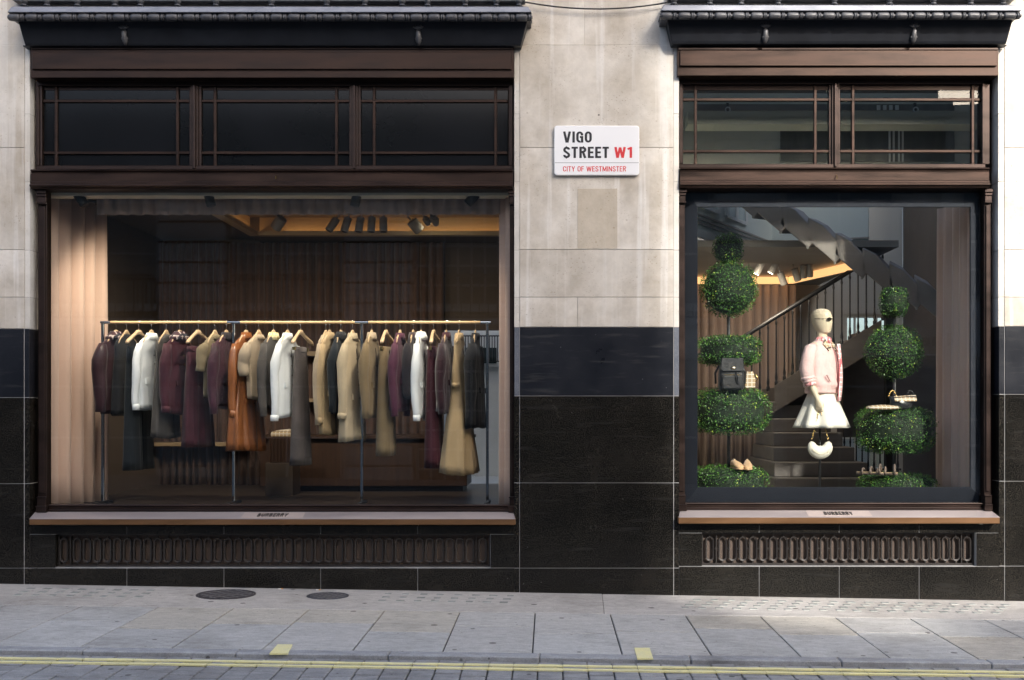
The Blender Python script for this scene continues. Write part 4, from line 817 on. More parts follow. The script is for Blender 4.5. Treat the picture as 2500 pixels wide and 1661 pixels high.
def top(px, yaw, label, m, L, ws=.215, wh=.23, th=.06, thh=None, sl=.60, sr=.062, collar=None, cm=None, folds=7, amp=.10, name='jacket', cuff=None, hang='', cat=None, puff=0, seed=0, waist=None, hangx=0, belt=None):
    rnd = random.Random(seed*13+int(px)); t = thing(name, label, cat or name.replace('_', ' '), (wx(px,RY), RY, RZ-.026), 'garments on the clothes rail'); t.rotation_euler = (0, 0, R(yaw))
    n = 56; ph = rnd.uniform(0, 6); th *= .64; thh = (thh*.76 if thh else th*1.15); z0 = -.098; zs = -.192
    rings = [ringz(.045,.024,z0+.012,n,3,0,0), ringz(.066,.030,z0-.004,n,3,0,0), ringz(.11,.030,-.124,n,3,0,0), ringz(.16,.028,-.152,n,3,0,0), ringz(ws*.97,.026,zs+.004,n,3,.0,0), ringz(ws,.030,zs-.02,n,3,.02,ph)]
    K = 14
    for k in range(1, K+1):
        f = k/K; z = zs-.02-(L-.10)*f; a = ws*.93+(wh-ws*.93)*f; b = (th+(thh-th)*f)*(.62+.38*min(1, f/.30))
        if waist: g = math.exp(-((f-waist[0])/.14)**2); a *= 1-waist[1]*g; b *= 1-waist[1]*.6*g
        if puff: b *= 1+puff*abs(math.sin(f*math.pi*6)); 
        rings.append([(x_, y_, z_+.012*f*math.sin(2.2*math.atan2(y_*3, x_)+ph)) for x_, y_, z_ in ringz(a, b, z, n, folds, amp*(.45+.9*f), ph+.6*math.sin(3*f+ph))])
    rings.append([(x_*.96, y_*.9, z_+.004) for x_, y_, z_ in rings[-1]])
    body = local('body', MB().loft(rings).mesh('body', m, True), t)
    if sl:
        for s_ in (-1, 1):
            q = rnd.uniform(-.02, .02); P = []; rad = []
            for k in range(9):
                f = k/8; P.append((s_*(ws-.030+.030*min(1, f*4)+.012*f), q*f+.010*math.sin(f*3.1)+.006*math.sin(f*9+ph), zs+.006-sl*f)); rr = sr*(.60+.40*min(1, f*5)) if f < .25 else sr*(1-.30*(f-.25)/.75)
                if puff: rr *= 1+.06*math.sin(k*2.3)+.12*math.sin(f*math.pi)
                rad.append(rr*.76*(1+.07*math.sin(k*1.9+ph))*(1+.35*f if sl < .35 else 1))
            s = local('sleeve', MB().tube(P, rad, 14, flat=.95).mesh('sleeve', m, True), t)
            if cuff:
                e = P[-1]; local('cuff', MB().tube([(e[0], e[1], e[2]+.055), (e[0], e[1], e[2]+.028), (e[0], e[1], e[2])], [rad[-1]*1.10, rad[-1]*1.12, rad[-1]*1.05], 14).mesh('cuff', F[cuff], True), s, (0,0,-.003))
    if name in ('jacket', 'coat', 'shirt', 'blazer', 'parka', 'cardigan', 'blouse', 'dress') and L > .5:
        yb_ = -(th*1.12); pz = lambda f: zs-.02-(L-.10)*f
        dk = bpy.data.materials.get('dark_seam_thread') or mat('dark_seam_thread', (.03,.025,.024), .8)  # plain dark thread colour for front edges and buttons
        lin = F['greyd'] if m is F['white'] else dk
        local('front_edge', MB().tube([(.012, -(th*.62+(thh*1.02-th*.62)*f**.6)*1.02-.004, pz(f)) for f in (0,.15,.3,.5,.7,.85,.99)], .0035, 5).mesh('front_edge', lin), t)
        for f in (.12, .26, .40, .54): local('button', MB().ball((-.012, -(th*.62+(thh*1.02-th*.62)*f**.6)*1.04-.006, pz(f)), (.007,.004,.007), 8, 5).mesh('button', GOLD if m in (F['navy'], F['burg']) else lin), t)
        for s_ in (-1, 1):
            w_ = ws*.42; f = .50; y_ = -(th*.62+(thh*1.02-th*.62)*f**.6)*.98-.004
            local('pocket_flap', MB().hexa([(s_*w_-.055,y_+.012,pz(f)-.05),(s_*w_+.055,y_+.012,pz(f)-.05),(s_*w_+.055,y_+.02,pz(f)),(s_*w_-.055,y_+.02,pz(f)),(s_*w_-.055,y_-.006,pz(f)-.05),(s_*w_+.055,y_-.006,pz(f)-.05),(s_*w_+.055,y_-.002,pz(f)),(s_*w_-.055,y_-.002,pz(f))]).mesh('pocket_flap', m), t)
    if collar:
        cmn = F[cm] if cm else m; h = {'shirt': .05, 'stand': .06, 'lapel': .05, 'hood': .075, 'crew': .022, 'fur': .07}[collar]; wdt = {'hood': .13, 'fur': .11}.get(collar, .085); cb_ = {'hood': .058, 'fur': .05}.get(collar, .038)
        rr = [ringz(wdt, cb_, -.140, n, 9, .12 if collar in ('hood', 'fur') else .03, ph), ringz(wdt*.92, cb_*1.05, -.112, n, 8, .14 if collar in ('hood', 'fur') else .03, ph+1), ringz(.055, .034, -.135+.030+h*.62, n, 7, .06, ph), ringz(.044, .028, -.135+.026+h*.6, n, 5, 0, 0), ringz(.042, .026, -.12, n, 5, 0, 0)]
        local('collar', MB().loft(rr).mesh('collar', cmn, True), t)
    if belt:
        zb, mm_ = belt; local('belt', MB().loft([ringz((ws*.93+(wh-ws*.93)*.5)*1.0, th*1.12, zb+d_, n, 5, .02, ph) for d_ in (.022, -.022)]).mesh('belt', mm_, True), t)
    hanger(px, yaw, 'pale wooden hanger holding the '+hang)
    return t
def skirt(px, yaw, label, m, L, wt=.17, wh=.24, th=.035, thh=.08, name='skirt', legs=False, folds=6, amp=.12, hang='', band=True):
    rnd = random.Random(int(px)); t = thing(name, label, name, (wx(px,RY), RY, RZ), 'garments on the clothes rail'); t.rotation_euler = (0, 0, R(yaw)); n = 56; ph = rnd.uniform(0, 6); z0 = -.245; thh *= .9
    if not legs:
        rings = [ringz(wt*.95, th*.5, z0+.012, n, 3, 0, 0)]+[ringz(wt+(wh-wt)*f**.9, th+(thh-th)*f, z0-L*f, n, folds, amp*f, ph+.4*f) for f in [k/12 for k in range(13)]]
        rings.append([(x_*.95, y_*.85, z_+.005) for x_, y_, z_ in rings[-1]]); local('panel', MB().loft(rings).mesh('panel', m, True), t)
    else:
        for s_ in (-1, 1):
            rings = [ringz(wt*.48, th*.6, z0+.0, n, 3, 0, 0, s_*wt*.5)]
            for k in range(13):
                f = k/12; g = max(0, (f-.3)/.7); rings.append(ringz(wt*.52+(wh*.5-wt*.52)*f, th+(thh-th)*f, z0-.01-L*f, n, 5, amp*f*.8, ph+s_, s_*(wt*.5+(wh*.56-wt*.5)*f), s_*.02*g))
            rings.append([(s_*wh*.56+(x_-s_*wh*.56)*.93, y_*.85, z_+.005) for x_, y_, z_ in rings[-1]]); local('leg', MB().loft(rings).mesh('leg', m, True), t)
    if band: local('waistband', MB().loft([ringz(wt*1.02, th*1.05, z0-.04, n, 3, 0, 0), ringz(wt*1.02, th*.9, z0+.016, n, 3, 0, 0)]).mesh('waistband', m, True), t)
    hanger(px, yaw, 'pale wooden clip hanger holding the '+hang, True)
    return t
def yw(a): return 90 - 1.4*a     # a garment hangs across the rod, turned a little
top(283.5, yw(9), 'plum puffed bomber jacket with plaid hood, end of the rail by the curtain', F['plum'], .70, .235, .21, .085, .075, .62, .085, 'hood', 'pd', hang='plum bomber jacket by the curtain', puff=.12, amp=.06)
top(309, yw(7), 'black sleeveless wool coat between the plum bomber and the navy trousers', F['black'], .72, .19, .22, .06, .08, 0, hang='black sleeveless coat', name='coat', puff=.05)
skirt(339, yw(9), 'wide ink navy trousers hanging beside the pale blue-white shirt', F['navy'], 1.11, .17, .22, .03, .075, 'trousers', True, hang='ink navy trousers')
top(370, yw(10), 'pale blue-white long-sleeved shirt among dark clothes near the curtain', F['white'], .67, .205, .19, .055, .06, .60, .056, 'shirt', name='shirt', hang='pale shirt near the curtain', cuff='white')
top(406, yw(8), 'grey-brown sleeveless wool dress half hidden behind the plaid-hooded burgundy coat', F['greyd'], .93, .17, .21, .05, .09, 0, name='dress', hang='grey-brown wool dress')
top(439, yw(10), 'burgundy parka with a dark plaid hood', F['burg'], .71, .22, .25, .075, .10, .62, .075, 'hood', 'pd', hang='burgundy parka', cuff='burg', name='parka')
skirt(484, yw(9), 'long draped burgundy skirt on a bare clip hanger', F['burg'], .91, .16, .22, .05, .10, folds=7, amp=.22, hang='draped burgundy skirt')
top(525, yw(9), 'khaki short-sleeved polo top beside the burgundy skirt', F['khaki'], .55, .20, .18, .055, .06, .25, .060, 'crew', name='polo_top', hang='khaki polo top')
top(553, yw(9), 'embossed burgundy jacket with dark collar beside the chrome post', F['emb'], .66, .22, .21, .07, .08, .64, .072, 'stand', 'char', hang='embossed burgundy jacket')
top(601, yw(10), 'tan leather trench coat with flared skirt', F['leather'], 1.05, .215, .27, .065, .135, .66, .062, 'stand', folds=9, amp=.16, waist=(.42,.18), name='coat', hang='tan leather trench coat', cuff='leather')
top(632, yw(11), 'beige short-sleeved knitted jumper beside the leather coat', F['beige'], .58, .22, .17, .07, .06, .29, .066, 'crew', name='jumper', hang='beige knitted jumper')
top(668, yw(10), 'grey wool blazer with a cream patterned scarf at the neck', F['greyd'], .66, .21, .19, .06, .065, .66, .060, 'stand', 'scarf', name='blazer', hang='grey wool blazer')
top(702, yw(9), 'bright white cotton overshirt in the middle of the rail', F['white'], .74, .21, .20, .06, .075, .70, .060, 'shirt', name='shirt', hang='bright white overshirt', cuff='white')
skirt(734, yw(8), 'long flared grey tweed skirt reaching lowest in the middle of the rail', F['grey'], 1.08, .09, .15, .04, .085, folds=5, amp=.08, hang='long grey tweed skirt')
top(796, yw(7), 'beige fine-knit cardigan with long sleeves', F['beige'], .70, .19, .16, .045, .05, .74, .052, 'crew', name='cardigan', hang='beige fine-knit cardigan')
top(805, yw(8), 'camel belted coat close behind the beige cardigan', F['camel'], .90, .19, .19, .05, .07, .72, .056, 'stand', name='coat', hang='camel belted coat', cuff='camel')
top(832.5, yw(6), 'navy jacket with black fur collar beside the stone trench coat', F['navy'], .70, .20, .20, .06, .075, .62, .062, 'fur', 'black', hang='navy fur-collared jacket')
top(861, yw(9), 'stone coloured trench coat beside the second inner chrome post', F['stone_'], .96, .215, .22, .06, .11, .68, .064, 'lapel', folds=6, amp=.14, name='coat', hang='stone trench coat', cuff='stone_')
top(907.5, yw(6), 'olive camel blazer just past the second inner chrome post', F['olive'], .74, .21, .20, .07, .08, .68, .066, 'stand', 'beige', name='blazer', hang='olive camel blazer')
skirt(942.6, yw(5), 'long olive camel trousers hanging from gold clips', F['olive'], .98, .13, .20, .04, .085, 'trousers', True, hang='olive camel trousers')
top(977, yw(7), 'mauve plum coat with a wide cape collar', F['mauve'], .68, .20, .21, .07, .09, .66, .064, 'lapel', name='coat', hang='mauve plum coat')
top(1009, yw(5), 'charcoal and plum jacket behind the white blouse', F['char'], .56, .19, .18, .07, .09, .50, .07, 'stand', 'burgd', hang='charcoal jacket')
top(1028, yw(4), 'white ruffled blouse seen edge-on towards the pier end', F['white'], .74, .20, .17, .055, .05, .70, .062, 'fur', name='blouse', hang='white ruffled blouse', cuff='white')
skirt(1059, yw(4), 'long burgundy trousers between the white blouse and velvet jacket', F['burg'], 1.09, .12, .19, .045, .085, 'trousers', True, hang='long burgundy trousers')
top(1090, yw(5), 'dark burgundy velvet jacket near the pier end of the rail', F['burgd'], .70, .21, .21, .075, .10, .64, .070, 'stand', 'burg', hang='dark velvet jacket')
top(1121, yw(6), 'camel trench dress with a full flared skirt', F['camel'], 1.26, .15, .27, .06, .205, 0, .06, 'lapel', folds=6, amp=.17, waist=(.36,.22), name='dress', hang='camel trench dress', belt=(-.56, F['camel']))
top(1161, yw(4), 'black cotton coat at the pier end of the rail', F['black'], .84, .21, .21, .09, .11, .74, .085, 'lapel', name='coat', hang='black coat at the rail end')

# ------------------------------------------------------------------ the right window: surround, curtain, stair hall
def surround():
    t = thing('display_surround', 'deep navy splayed display frame inside the mannequin window', 'display frame', (wx(2040,.2), .2, wz(1225)))
    Ya, Yb = .205, .122
    o = [(wx(1668,Ya), wz(1236,Ya)), (wx(2415,Ya), wz(1236,Ya)), (wx(2415,Ya), wz(452,Ya)), (wx(1668,Ya), wz(452,Ya))]
    i_ = [(wx(1703,Yb), wz(1190,Yb)), (wx(2370,Yb), wz(1190,Yb)), (wx(2370,Yb), wz(505,Yb)), (wx(1703,Yb), wz(505,Yb))]
    for k, nm in enumerate(('bottom_board', 'side_board', 'top_board', 'side_board')):
        j = (k+1) % 4; a, b, c, d_ = o[k], o[j], i_[j], i_[k]
        add(nm, MB().hexa([(a[0],Ya,a[1]), (b[0],Ya,b[1]), (c[0],Yb,c[1]), (d_[0],Yb,d_[1]), (a[0],Ya+.02,a[1]), (b[0],Ya+.02,b[1]), (c[0],Yb+.03,c[1]), (d_[0],Yb+.03,d_[1])]), NAVY, t)
surround()
RX0, RX1, RYB = wx(1600,1.5), wx(2500,1.5), 5.4
struct('hall_floor', MB().box(RX0, RX1, .15, RYB+.1, FL-.12, FL), mat('pale_stone_floor', (.30,.285,.26), .35, 0, (.36,.34,.31), 2))
struct('hall_wall_left', MB().box(RX0-.1, RX0-.001, .15, RYB, FL, 5.6), OFFW)
struct('hall_wall_right', MB().box(RX1+.001, RX1+.1, .15, RYB, FL, 5.6), WALL_D)
# back wall with two openings to daylight
oa, ob = wx(2062,RYB), wx(2195,RYB); za, zb_ = wz(905,RYB), wz(768,RYB); la, lb_ = wx(1950,RYB), wx(2185,RYB); zc, zd = wz(1150,RYB), wz(1065,RYB)
struct('hall_wall_back', MB().box(RX0, la, RYB, RYB+.12, FL, 5.6).box(la, oa, RYB, RYB+.12, zd, 5.6).box(oa, ob, RYB, RYB+.12, zb_, 5.6).box(oa, ob, RYB, RYB+.12, zd, za).box(ob, RX1, RYB, RYB+.12, FL, 5.6).box(la, lb_, RYB, RYB+.12, FL, zc).box(lb_, ob, RYB, RYB+.12, FL, zd), OFFW)
struct('hall_ceiling', MB().box(RX0, RX1, 4.8, RYB, 5.3, 5.4), OFFW)
struct('rear_yard', MB().box(RX0, RX1, RYB+1.6, RYB+1.8, -.5, 2.3), WHITEP)
for a, b, z0, z1, lab in ((oa, ob, za, zb_, 'white barred back window beside the mannequin head'), (la, lb_, zc, zd, 'low white barred back window behind the lower balusters')):
    t = thing('back_window', lab, 'window', ((a+b)/2, RYB+.06, z0)); fr_ = MB()
    add('frame', MB().box(a, a+.04, RYB+.02, RYB+.1, z0, z1).box(b-.04, b, RYB+.02, RYB+.1, z0, z1).box(a+.04, b-.04, RYB+.02, RYB+.1, z1-.04, z1).box(a+.04, b-.04, RYB+.02, RYB+.1, z0, z0+.04), WHITEP, t)
    for k in range(1, 5): add('glazing_bar', MB().box(a+(b-a)*k/5-.012, a+(b-a)*k/5+.012, RYB+.03, RYB+.07, z0+.041, z1-.041), WHITEP, t)
    add('pane', MB().box(a+.04, b-.04, RYB+.075, RYB+.08, z0+.04, z1-.04), GLASS2, t)
# upper bulkheads: pale gallery walls over the hall
def wall_seg(name, p0, p1, z0, z1, m, th=.08):
    d = Vector((p1[0]-p0[0], p1[1]-p0[1], 0)).normalized(); n = Vector((-d.y, d.x, 0))*th; a, b = Vector((p0[0], p0[1], 0)), Vector((p1[0], p1[1], 0))
    return MB().hexa([(a.x,a.y,z0),(b.x,b.y,z0),(b.x+n.x,b.y+n.y,z0),(a.x+n.x,a.y+n.y,z0),(a.x,a.y,z1),(b.x,b.y,z1),(b.x+n.x,b.y+n.y,z1),(a.x+n.x,a.y+n.y,z1)])
A, Bp, Cp = (wx(1660,1.6), 1.6), (wx(1885,4.0), 4.0), (wx(2120,3.6), 3.6)
for p0, p1 in ((A, Bp), (Bp, Cp)):
    struct('gallery_wall', wall_seg('', p0, p1, 3.45, 5.3, PALEW), PALEW)
    struct('gallery_cornice', wall_seg('', (p0[0], p0[1]-.05), (p1[0], p1[1]-.05), 3.42, 3.50, PALEW, .04), WHITEP)
    for q in range(3): struct('gallery_cornice', wall_seg('', (p0[0], p0[1]-.03), (p1[0], p1[1]-.03), 3.56+q*.045, 3.58+q*.045, PALEW, .025), NOSE)
def gallery_window(f0, f1, z0, z1, lab):
    P = lambda f, off: (A[0]+(Bp[0]-A[0])*f, A[1]+(Bp[1]-A[1])*f-off)
    t = thing('gallery_window', lab, 'window', (P(f0,0)[0], P(f0,0)[1], z0))
    add('pane', wall_seg('', P(f0,.02), P(f1,.02), z0, z1, None, .012), mat('pale_glass', (.50,.58,.58), .2), t)
    for g in (f0, (f0+f1)/2, f1): add('bar', wall_seg('', P(g-.012,.05), P(g+.012,.05), z0, z1, None, .03), WHITEP, t)
    for zz in (z0, (z0+z1)/2, z1): add('bar', wall_seg('', P(f0,.052), P(f1,.052), zz-.02, zz+.02, None, .03), WHITEP, t)
gallery_window(.12, .38, 3.76, 4.5, 'pale gallery window above the topiary, nearer the glass')
gallery_window(.46, .68, 3.76, 4.5, 'pale gallery window above the topiary, further back')
struct('hall_lower_ceiling', MB().box(RX0, wx(2110,3.2), 1.9, RYB, 3.30, 3.37), mat('taupe_ceiling', (.34,.31,.275), .8))
o = tag(add('cove_light', MB().box(RX0+.01, wx(1922,4.4), 4.36, 4.44, 3.20, 3.285), COVE2 := emit_mat('led_cove_warm', (1.0,.54,.22), .48)), 'amber cove strip along the back of the stair hall', 'cove light')
o = tag(add('cove_light', wall_seg('', (wx(1924,4.4), 4.38), (wx(2097,2.8), 2.8), 3.20, 3.285, None, .06), COVE2), 'amber cove strip slanting towards the stair handrail', 'cove light')
curtain('taupe pleated drape at the back of the stair hall behind the topiary', DRAPE2, wx(1640,4.5), 4.55, wx(1945,4.5), 4.55, FL+.02, 3.20, 14, .05, seed=21, rows=3)
curtain('blush pleated curtain hanging at the sunny end of the mannequin window', CURT, wx(2283,1.25), 1.25, wx(2374,.34), .34, FL+.02, wz(470,.3), 5, .036, seed=23)
for px, py, yaw, lit, lab in ((1853,655,25,True,'small lit grey spotlight above the stair handrail, nearer the topiary'), (1889,653,28,True,'small lit grey spotlight above the stair handrail, next along'), (1910,681,-22,False,'grey hall spotlight tilted down, first of the dark group'), (1944,671,-20,False,'grey hall spotlight tilted down, second of the dark group'), (1961,664,-4,False,'grey hall spotlight hanging straight, third of the dark group'), (1977,661,0,False,'grey hall spotlight nearest the handrail, boxy')):
    spotlight(px, py, 3.3, 10, yaw, .042, .15, GREYM, lab, lit, 'spotlights in the stair hall')
hl = bpy.data.lights.new('hall_spot', 'SPOT'); hl.energy = 20; hl.color = (1,.84,.66); hl.spot_size = R(150); hl.spot_blend = 1.0; hl.shadow_soft_size = .06
for px, Y, aim in ((1855, 2.9, (-.1,.9,-1.0)), (1895, 2.6, (.5,.3,-1.2)), (2110, 2.3, (.1,.5,-1.2))):   # two for the lit hall spotlights, a third added as fill without any fitting
    lo = bpy.data.objects.new('room_spot', hl); COL.objects.link(lo); lo.location = (wx(px,Y), Y, 3.16); lo.rotation_euler = Vector(aim).to_track_quat('-Z','Y').to_euler()
# ---- staircase
def baluster_mesh(h):
    k = [(0,.016),(.02,.020),(.05,.020),(.06,.012),(.10,.017),(.16,.010),(h-.10,.009),(h-.07,.015),(h-.05,.010),(h,.010)]
    n = 8; return MB().loft([[(r_*math.cos(2*math.pi*i/n), r_*math.sin(2*math.pi*i/n), z) for i in range(n)] for z, r_ in k]).mesh('baluster', BLACKM, True)
st = thing('staircase', 'dark stone staircase with black iron balusters behind the mannequin', 'staircase', (wx(2000,2.6), 2.6, FL))
sx0, sx1 = wx(1872,2.4), wx(2120,2.4)
for k in range(7):
    y0 = 1.95+k*.24; add('step', MB().box(sx0+.04*k, sx1-.07*k, y0, 3.75, FL+.155*k, FL+.155*(k+1)-.0005), STAIRS, st, bevel=.008)
SY = 3.05
Lx = lambda px: wx(px, SY)
def rail_z(x): return 2.42 + (x-Lx(1811))*(3.26-2.42)/(Lx(2099)-Lx(1811))
# flight that climbs to the right: stringer with steps on it
x0, x1 = Lx(1890), Lx(2150)
for k in range(8):
    xa = x0+k*(x1-x0)/8; zt_ = rail_z(xa)-.80
    add('step', MB().box(xa, xa+(x1-x0)/8+.02, SY, SY+.75, zt_-.20-.0003*k, zt_), STAIRS, st, bevel=.004)
add('stringer', MB().hexa([(x0,SY-.04,rail_z(x0)-1.08),(x1,SY-.04,rail_z(x1)-1.08),(x1,SY-.002,rail_z(x1)-1.08),(x0,SY-.002,rail_z(x0)-1.08),(x0,SY-.04,rail_z(x0)-.78),(x1,SY-.04,rail_z(x1)-.78),(x1,SY-.002,rail_z(x1)-.78),(x0,SY-.002,rail_z(x0)-.78)]), STAIRS, st)
add('handrail', MB().tube([(Lx(1800), SY, rail_z(Lx(1800))), (Lx(2160), SY, rail_z(Lx(2160)))], .026, 10), BLACKM, st, auto=60)
BAL = baluster_mesh(.80)
for i in range(18):
    px = 1815+20*i; x_ = Lx(px); o = local('baluster', BAL, st); o.location = Vector((x_, SY, max(rail_z(x_)-.80, 1.69))) - st.location
    if rail_z(x_)-.80 < 1.69: o.scale = (1, 1, (rail_z(x_)-1.69)/.80)
add('landing', MB().box(Lx(1795), x0-.001, SY-.06, SY+.7, 1.55, 1.688), STAIRS, st, bevel=.005)
# short second rail to the right of the mannequin and a lower balustrade
add('handrail', MB().tube([(wx(2052,3.9), 3.9, wz(856,3.9)), (wx(2112,3.9), 3.9, wz(808,3.9))], .022, 8), BLACKM, st, smooth=True)
B2 = baluster_mesh(.42)
for px in (2056, 2072, 2090, 2108): o = local('baluster', B2, st); o.location = Vector((wx(px,3.9), 3.9, wz(905,3.9))) - st.location
add('parapet', MB().box(wx(2058,3.8), wx(2290,3.8), 3.8, 4.1, wz(1068,3.8), wz(866,3.8)), STAIRS, st, bevel=.01)
add('bottom_rail', MB().box(wx(1955,4.2), wx(2200,4.2), 4.19, 4.22, wz(1148,4.2), wz(1144,4.2)), BLACKM, st)
B3 = baluster_mesh(wz(1066,4.2)-wz(1155,4.2))
for i in range(17): o = local('baluster', B3, st); o.location = Vector((wx(1960+i*14.5,4.2), 4.2, wz(1155,4.2))) - st.location
# newel
add('newel', MB().box(wx(2160,3.2), wx(2180,3.2), 3.15, 3.24, FL, wz(690,3.2)), BLACKM, st, bevel=.006)
# the upper flight seen from below: wedge-shaped steps falling to the right
WEDGE = mat('pale_brown_soffit', (.30,.265,.24), .7, 0, (.36,.32,.29), 3)
uf = thing('upper_flight', 'underside of an upper stair flight, brown stone wedges with pale edges', 'staircase', (wx(2000,2.6), 2.9, 3.2))
for k in range(8):
    px, py = 1800+k*66-20, 482+k*37
    pts = [(-6,-8),(62,50),(74,36),(62,-10),(30,-44),(-4,-62)]
    f = lambda q, Y: (wx(px+q[0],1.7)+(Y-1.7)*.30, Y, wz(py+q[1],1.7)+(Y-1.7)*.16)
    mb = MB().loft([[f(q, 2.75) for q in pts], [f(q, 1.65) for q in pts]])
    add('wedge_step', mb, WEDGE, uf, bevel=.012, seg=2)
    e0, e1 = (0,0), (62,30)
    add('nosing', MB().tube([f((61,49),1.62), f((61,49),2.77)], .014, 6), NOSE, uf)
# transom level: pale beam, dark back, lamps behind the clear lights
struct('lintel_beam', MB().box(wx(1678,.6), wx(2400,.6), .55, .8, wz(307,.6), wz(277,.6)), mat('pale_beam', (.72,.76,.68), .7))
SMOKE = mat('smoky_panel', (.09,.095,.09), .3, 0, (.14,.145,.135), 3, (3,1,.5))
struct('upper_partition', MB().box(RX0, RX1, .98, 1.03, wz(455,1.0), 5.3), mat('olive_grey_wall', (.60,.60,.52), .8, 0, (.68,.68,.60), 2))
for a, b, c, d_, m_ in ((1905, 2330, 312, 395, SMOKE), (1700, 2040, 255, 270, STAIRS), (2040, 2330, 255, 270, SMOKE)):
    struct('partition_recess', MB().box(wx(a,.97), wx(b,.97), .965, .979, wz(d_,.97), wz(c,.97)), m_)
t = thing('partition_window', 'slender white bars of a daylit window behind the far transom light', 'window', (wx(2160,.96), .96, wz(400,.96)))
for px in (2172, 2182, 2195, 2204): add('bar', MB().box(wx(px-2,.955), wx(px+2,.955), .95, .964, wz(396,.95), wz(312,.95)), WHITEP, t)
for px in (2145, 2160, 2175, 2190): add('pane', MB().box(wx(px-4,.955), wx(px+4,.955), .95, .964, wz(268,.95), wz(257,.95)), WHITEP, t)
for px, lab in ((1777,'white fitting behind the transom light nearer the pier'), (2236,'white fitting behind the far transom light')):
    t = thing('wall_fitting', lab, 'lamp', (wx(px,.62), .62, wz(276,.6))); add('bracket', MB().box(wx(px-3,.6), wx(px+3,.6), .62, .66, wz(276.5,.6), wz(250,.6)), BLACKM, t)
    add('ring', MB().tube([(wx(px,.6)+.022*math.cos(R(a)), .60, wz(268,.6)+.022*math.sin(R(a))) for a in range(0, 361, 30)], .006, 6), WHITEP, t, smooth=True)

# ------------------------------------------------------------------ topiary
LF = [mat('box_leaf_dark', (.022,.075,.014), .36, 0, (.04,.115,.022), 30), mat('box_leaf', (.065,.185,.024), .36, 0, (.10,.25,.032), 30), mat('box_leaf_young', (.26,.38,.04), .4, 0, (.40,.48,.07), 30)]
def foliage(parent, cx, cy_, cz, rx, ry, rz, ex, seed):
    rnd = random.Random(seed); mb = MB()
    def surf(u, v, k=1.0):
        cu, su = math.cos(u), math.sin(u); cv, sv = math.cos(v), math.sin(v); pw = lambda c, e: math.copysign(abs(c)**e, c)
        return Vector((rx*k*pw(cv, ex)*cu, ry*k*pw(cv, ex)*su, rz*k*pw(sv, ex)))
    core = MB().loft([[tuple(surf(2*math.pi*i/20, math.pi*(-.49+.98*j/10), .90)+Vector((cx, cy_, cz))) for i in range(20)] for j in range(11)])
    area = 4*math.pi*((rx*ry)**1.6+(rx*rz)**1.6+(ry*rz)**1.6)**(1/1.6)/3**(1/1.6)
    n = int(area/(.017*.012)*1.05)
    for _ in range(n):
        z = rnd.uniform(-1, 1); v = math.asin(z); u = rnd.uniform(0, 2*math.pi); k = rnd.uniform(.88, 1.05) + .04*math.sin(5*u+seed)*math.cos(4*v) + (rnd.uniform(0, .09) if rnd.random() < .06 else 0)
        p = surf(u, v, k); nrm = Vector((p.x/rx**2, p.y/ry**2, p.z/rz**2)).normalized(); p += Vector((cx, cy_, cz))
        d = (nrm*.9 + Vector((rnd.gauss(0,.6), rnd.gauss(0,.6), rnd.gauss(.25,.6)))).normalized(); a = d.orthogonal().normalized(); a.rotate(Matrix.Rotation(rnd.uniform(0, 6.28), 3, d)); b = d.cross(a)
        L = rnd.uniform(.013, .021); w = L*.34; t_ = a*.75+d*.45
        i0 = len(mb.v); q = p+t_*L*.5
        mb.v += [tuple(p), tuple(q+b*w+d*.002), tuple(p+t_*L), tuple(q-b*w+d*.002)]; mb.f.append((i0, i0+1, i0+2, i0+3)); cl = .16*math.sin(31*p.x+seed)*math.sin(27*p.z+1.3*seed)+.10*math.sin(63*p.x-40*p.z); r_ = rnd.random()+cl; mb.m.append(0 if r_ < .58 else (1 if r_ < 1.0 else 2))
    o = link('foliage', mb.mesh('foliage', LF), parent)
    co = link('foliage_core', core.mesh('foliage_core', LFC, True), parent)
    return o
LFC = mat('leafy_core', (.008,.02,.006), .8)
def topiary(px, Y, label, parts, seed):
    t = thing('topiary_tree', label, 'topiary', (wx(px,Y), Y, FL))
    add('stem', MB().tube([(wx(px,Y), Y, FL), (wx(px,Y), Y, wz(parts[0][3],Y)+.02)], .016, 10), BLACKM, t, smooth=True)
    add('base_plate', MB().cyl((wx(px,Y), Y, FL), (wx(px,Y), Y, FL+.02), .16, 24), BLACKM, t)
    for k, (a, b, y0, y1, ex) in enumerate(parts):
        c = (a+b)/2; rx = (b-a)/2/S*(1+Y/D)*.97; rz = (y1-y0)/2/S*(1+Y/D)*.97; foliage(t, wx(c,Y), Y, wz((y0+y1)/2,Y), rx, min(rx, .30), rz, ex, seed+k)
TY = .78
topiary(1779, TY, 'tiered box topiary holding the backpack, at the pier end of the mannequin window', [(1740,1816,569,645,.85),(1709,1850,636,776,1.0),(1700,1860,820,894,.58),(1682,1879,945,1062,.62),(1683,1878,1136,1228,.62)], 100)
topiary(2184, TY+.05, 'tiered box topiary holding the black shoulder bag, at the curtain end', [(2147,2217,701,775,.7),(2113,2253,792,927,1.0),(2087,2283,992,1108,.62),(2092,2286,1154,1238,.62)], 200)

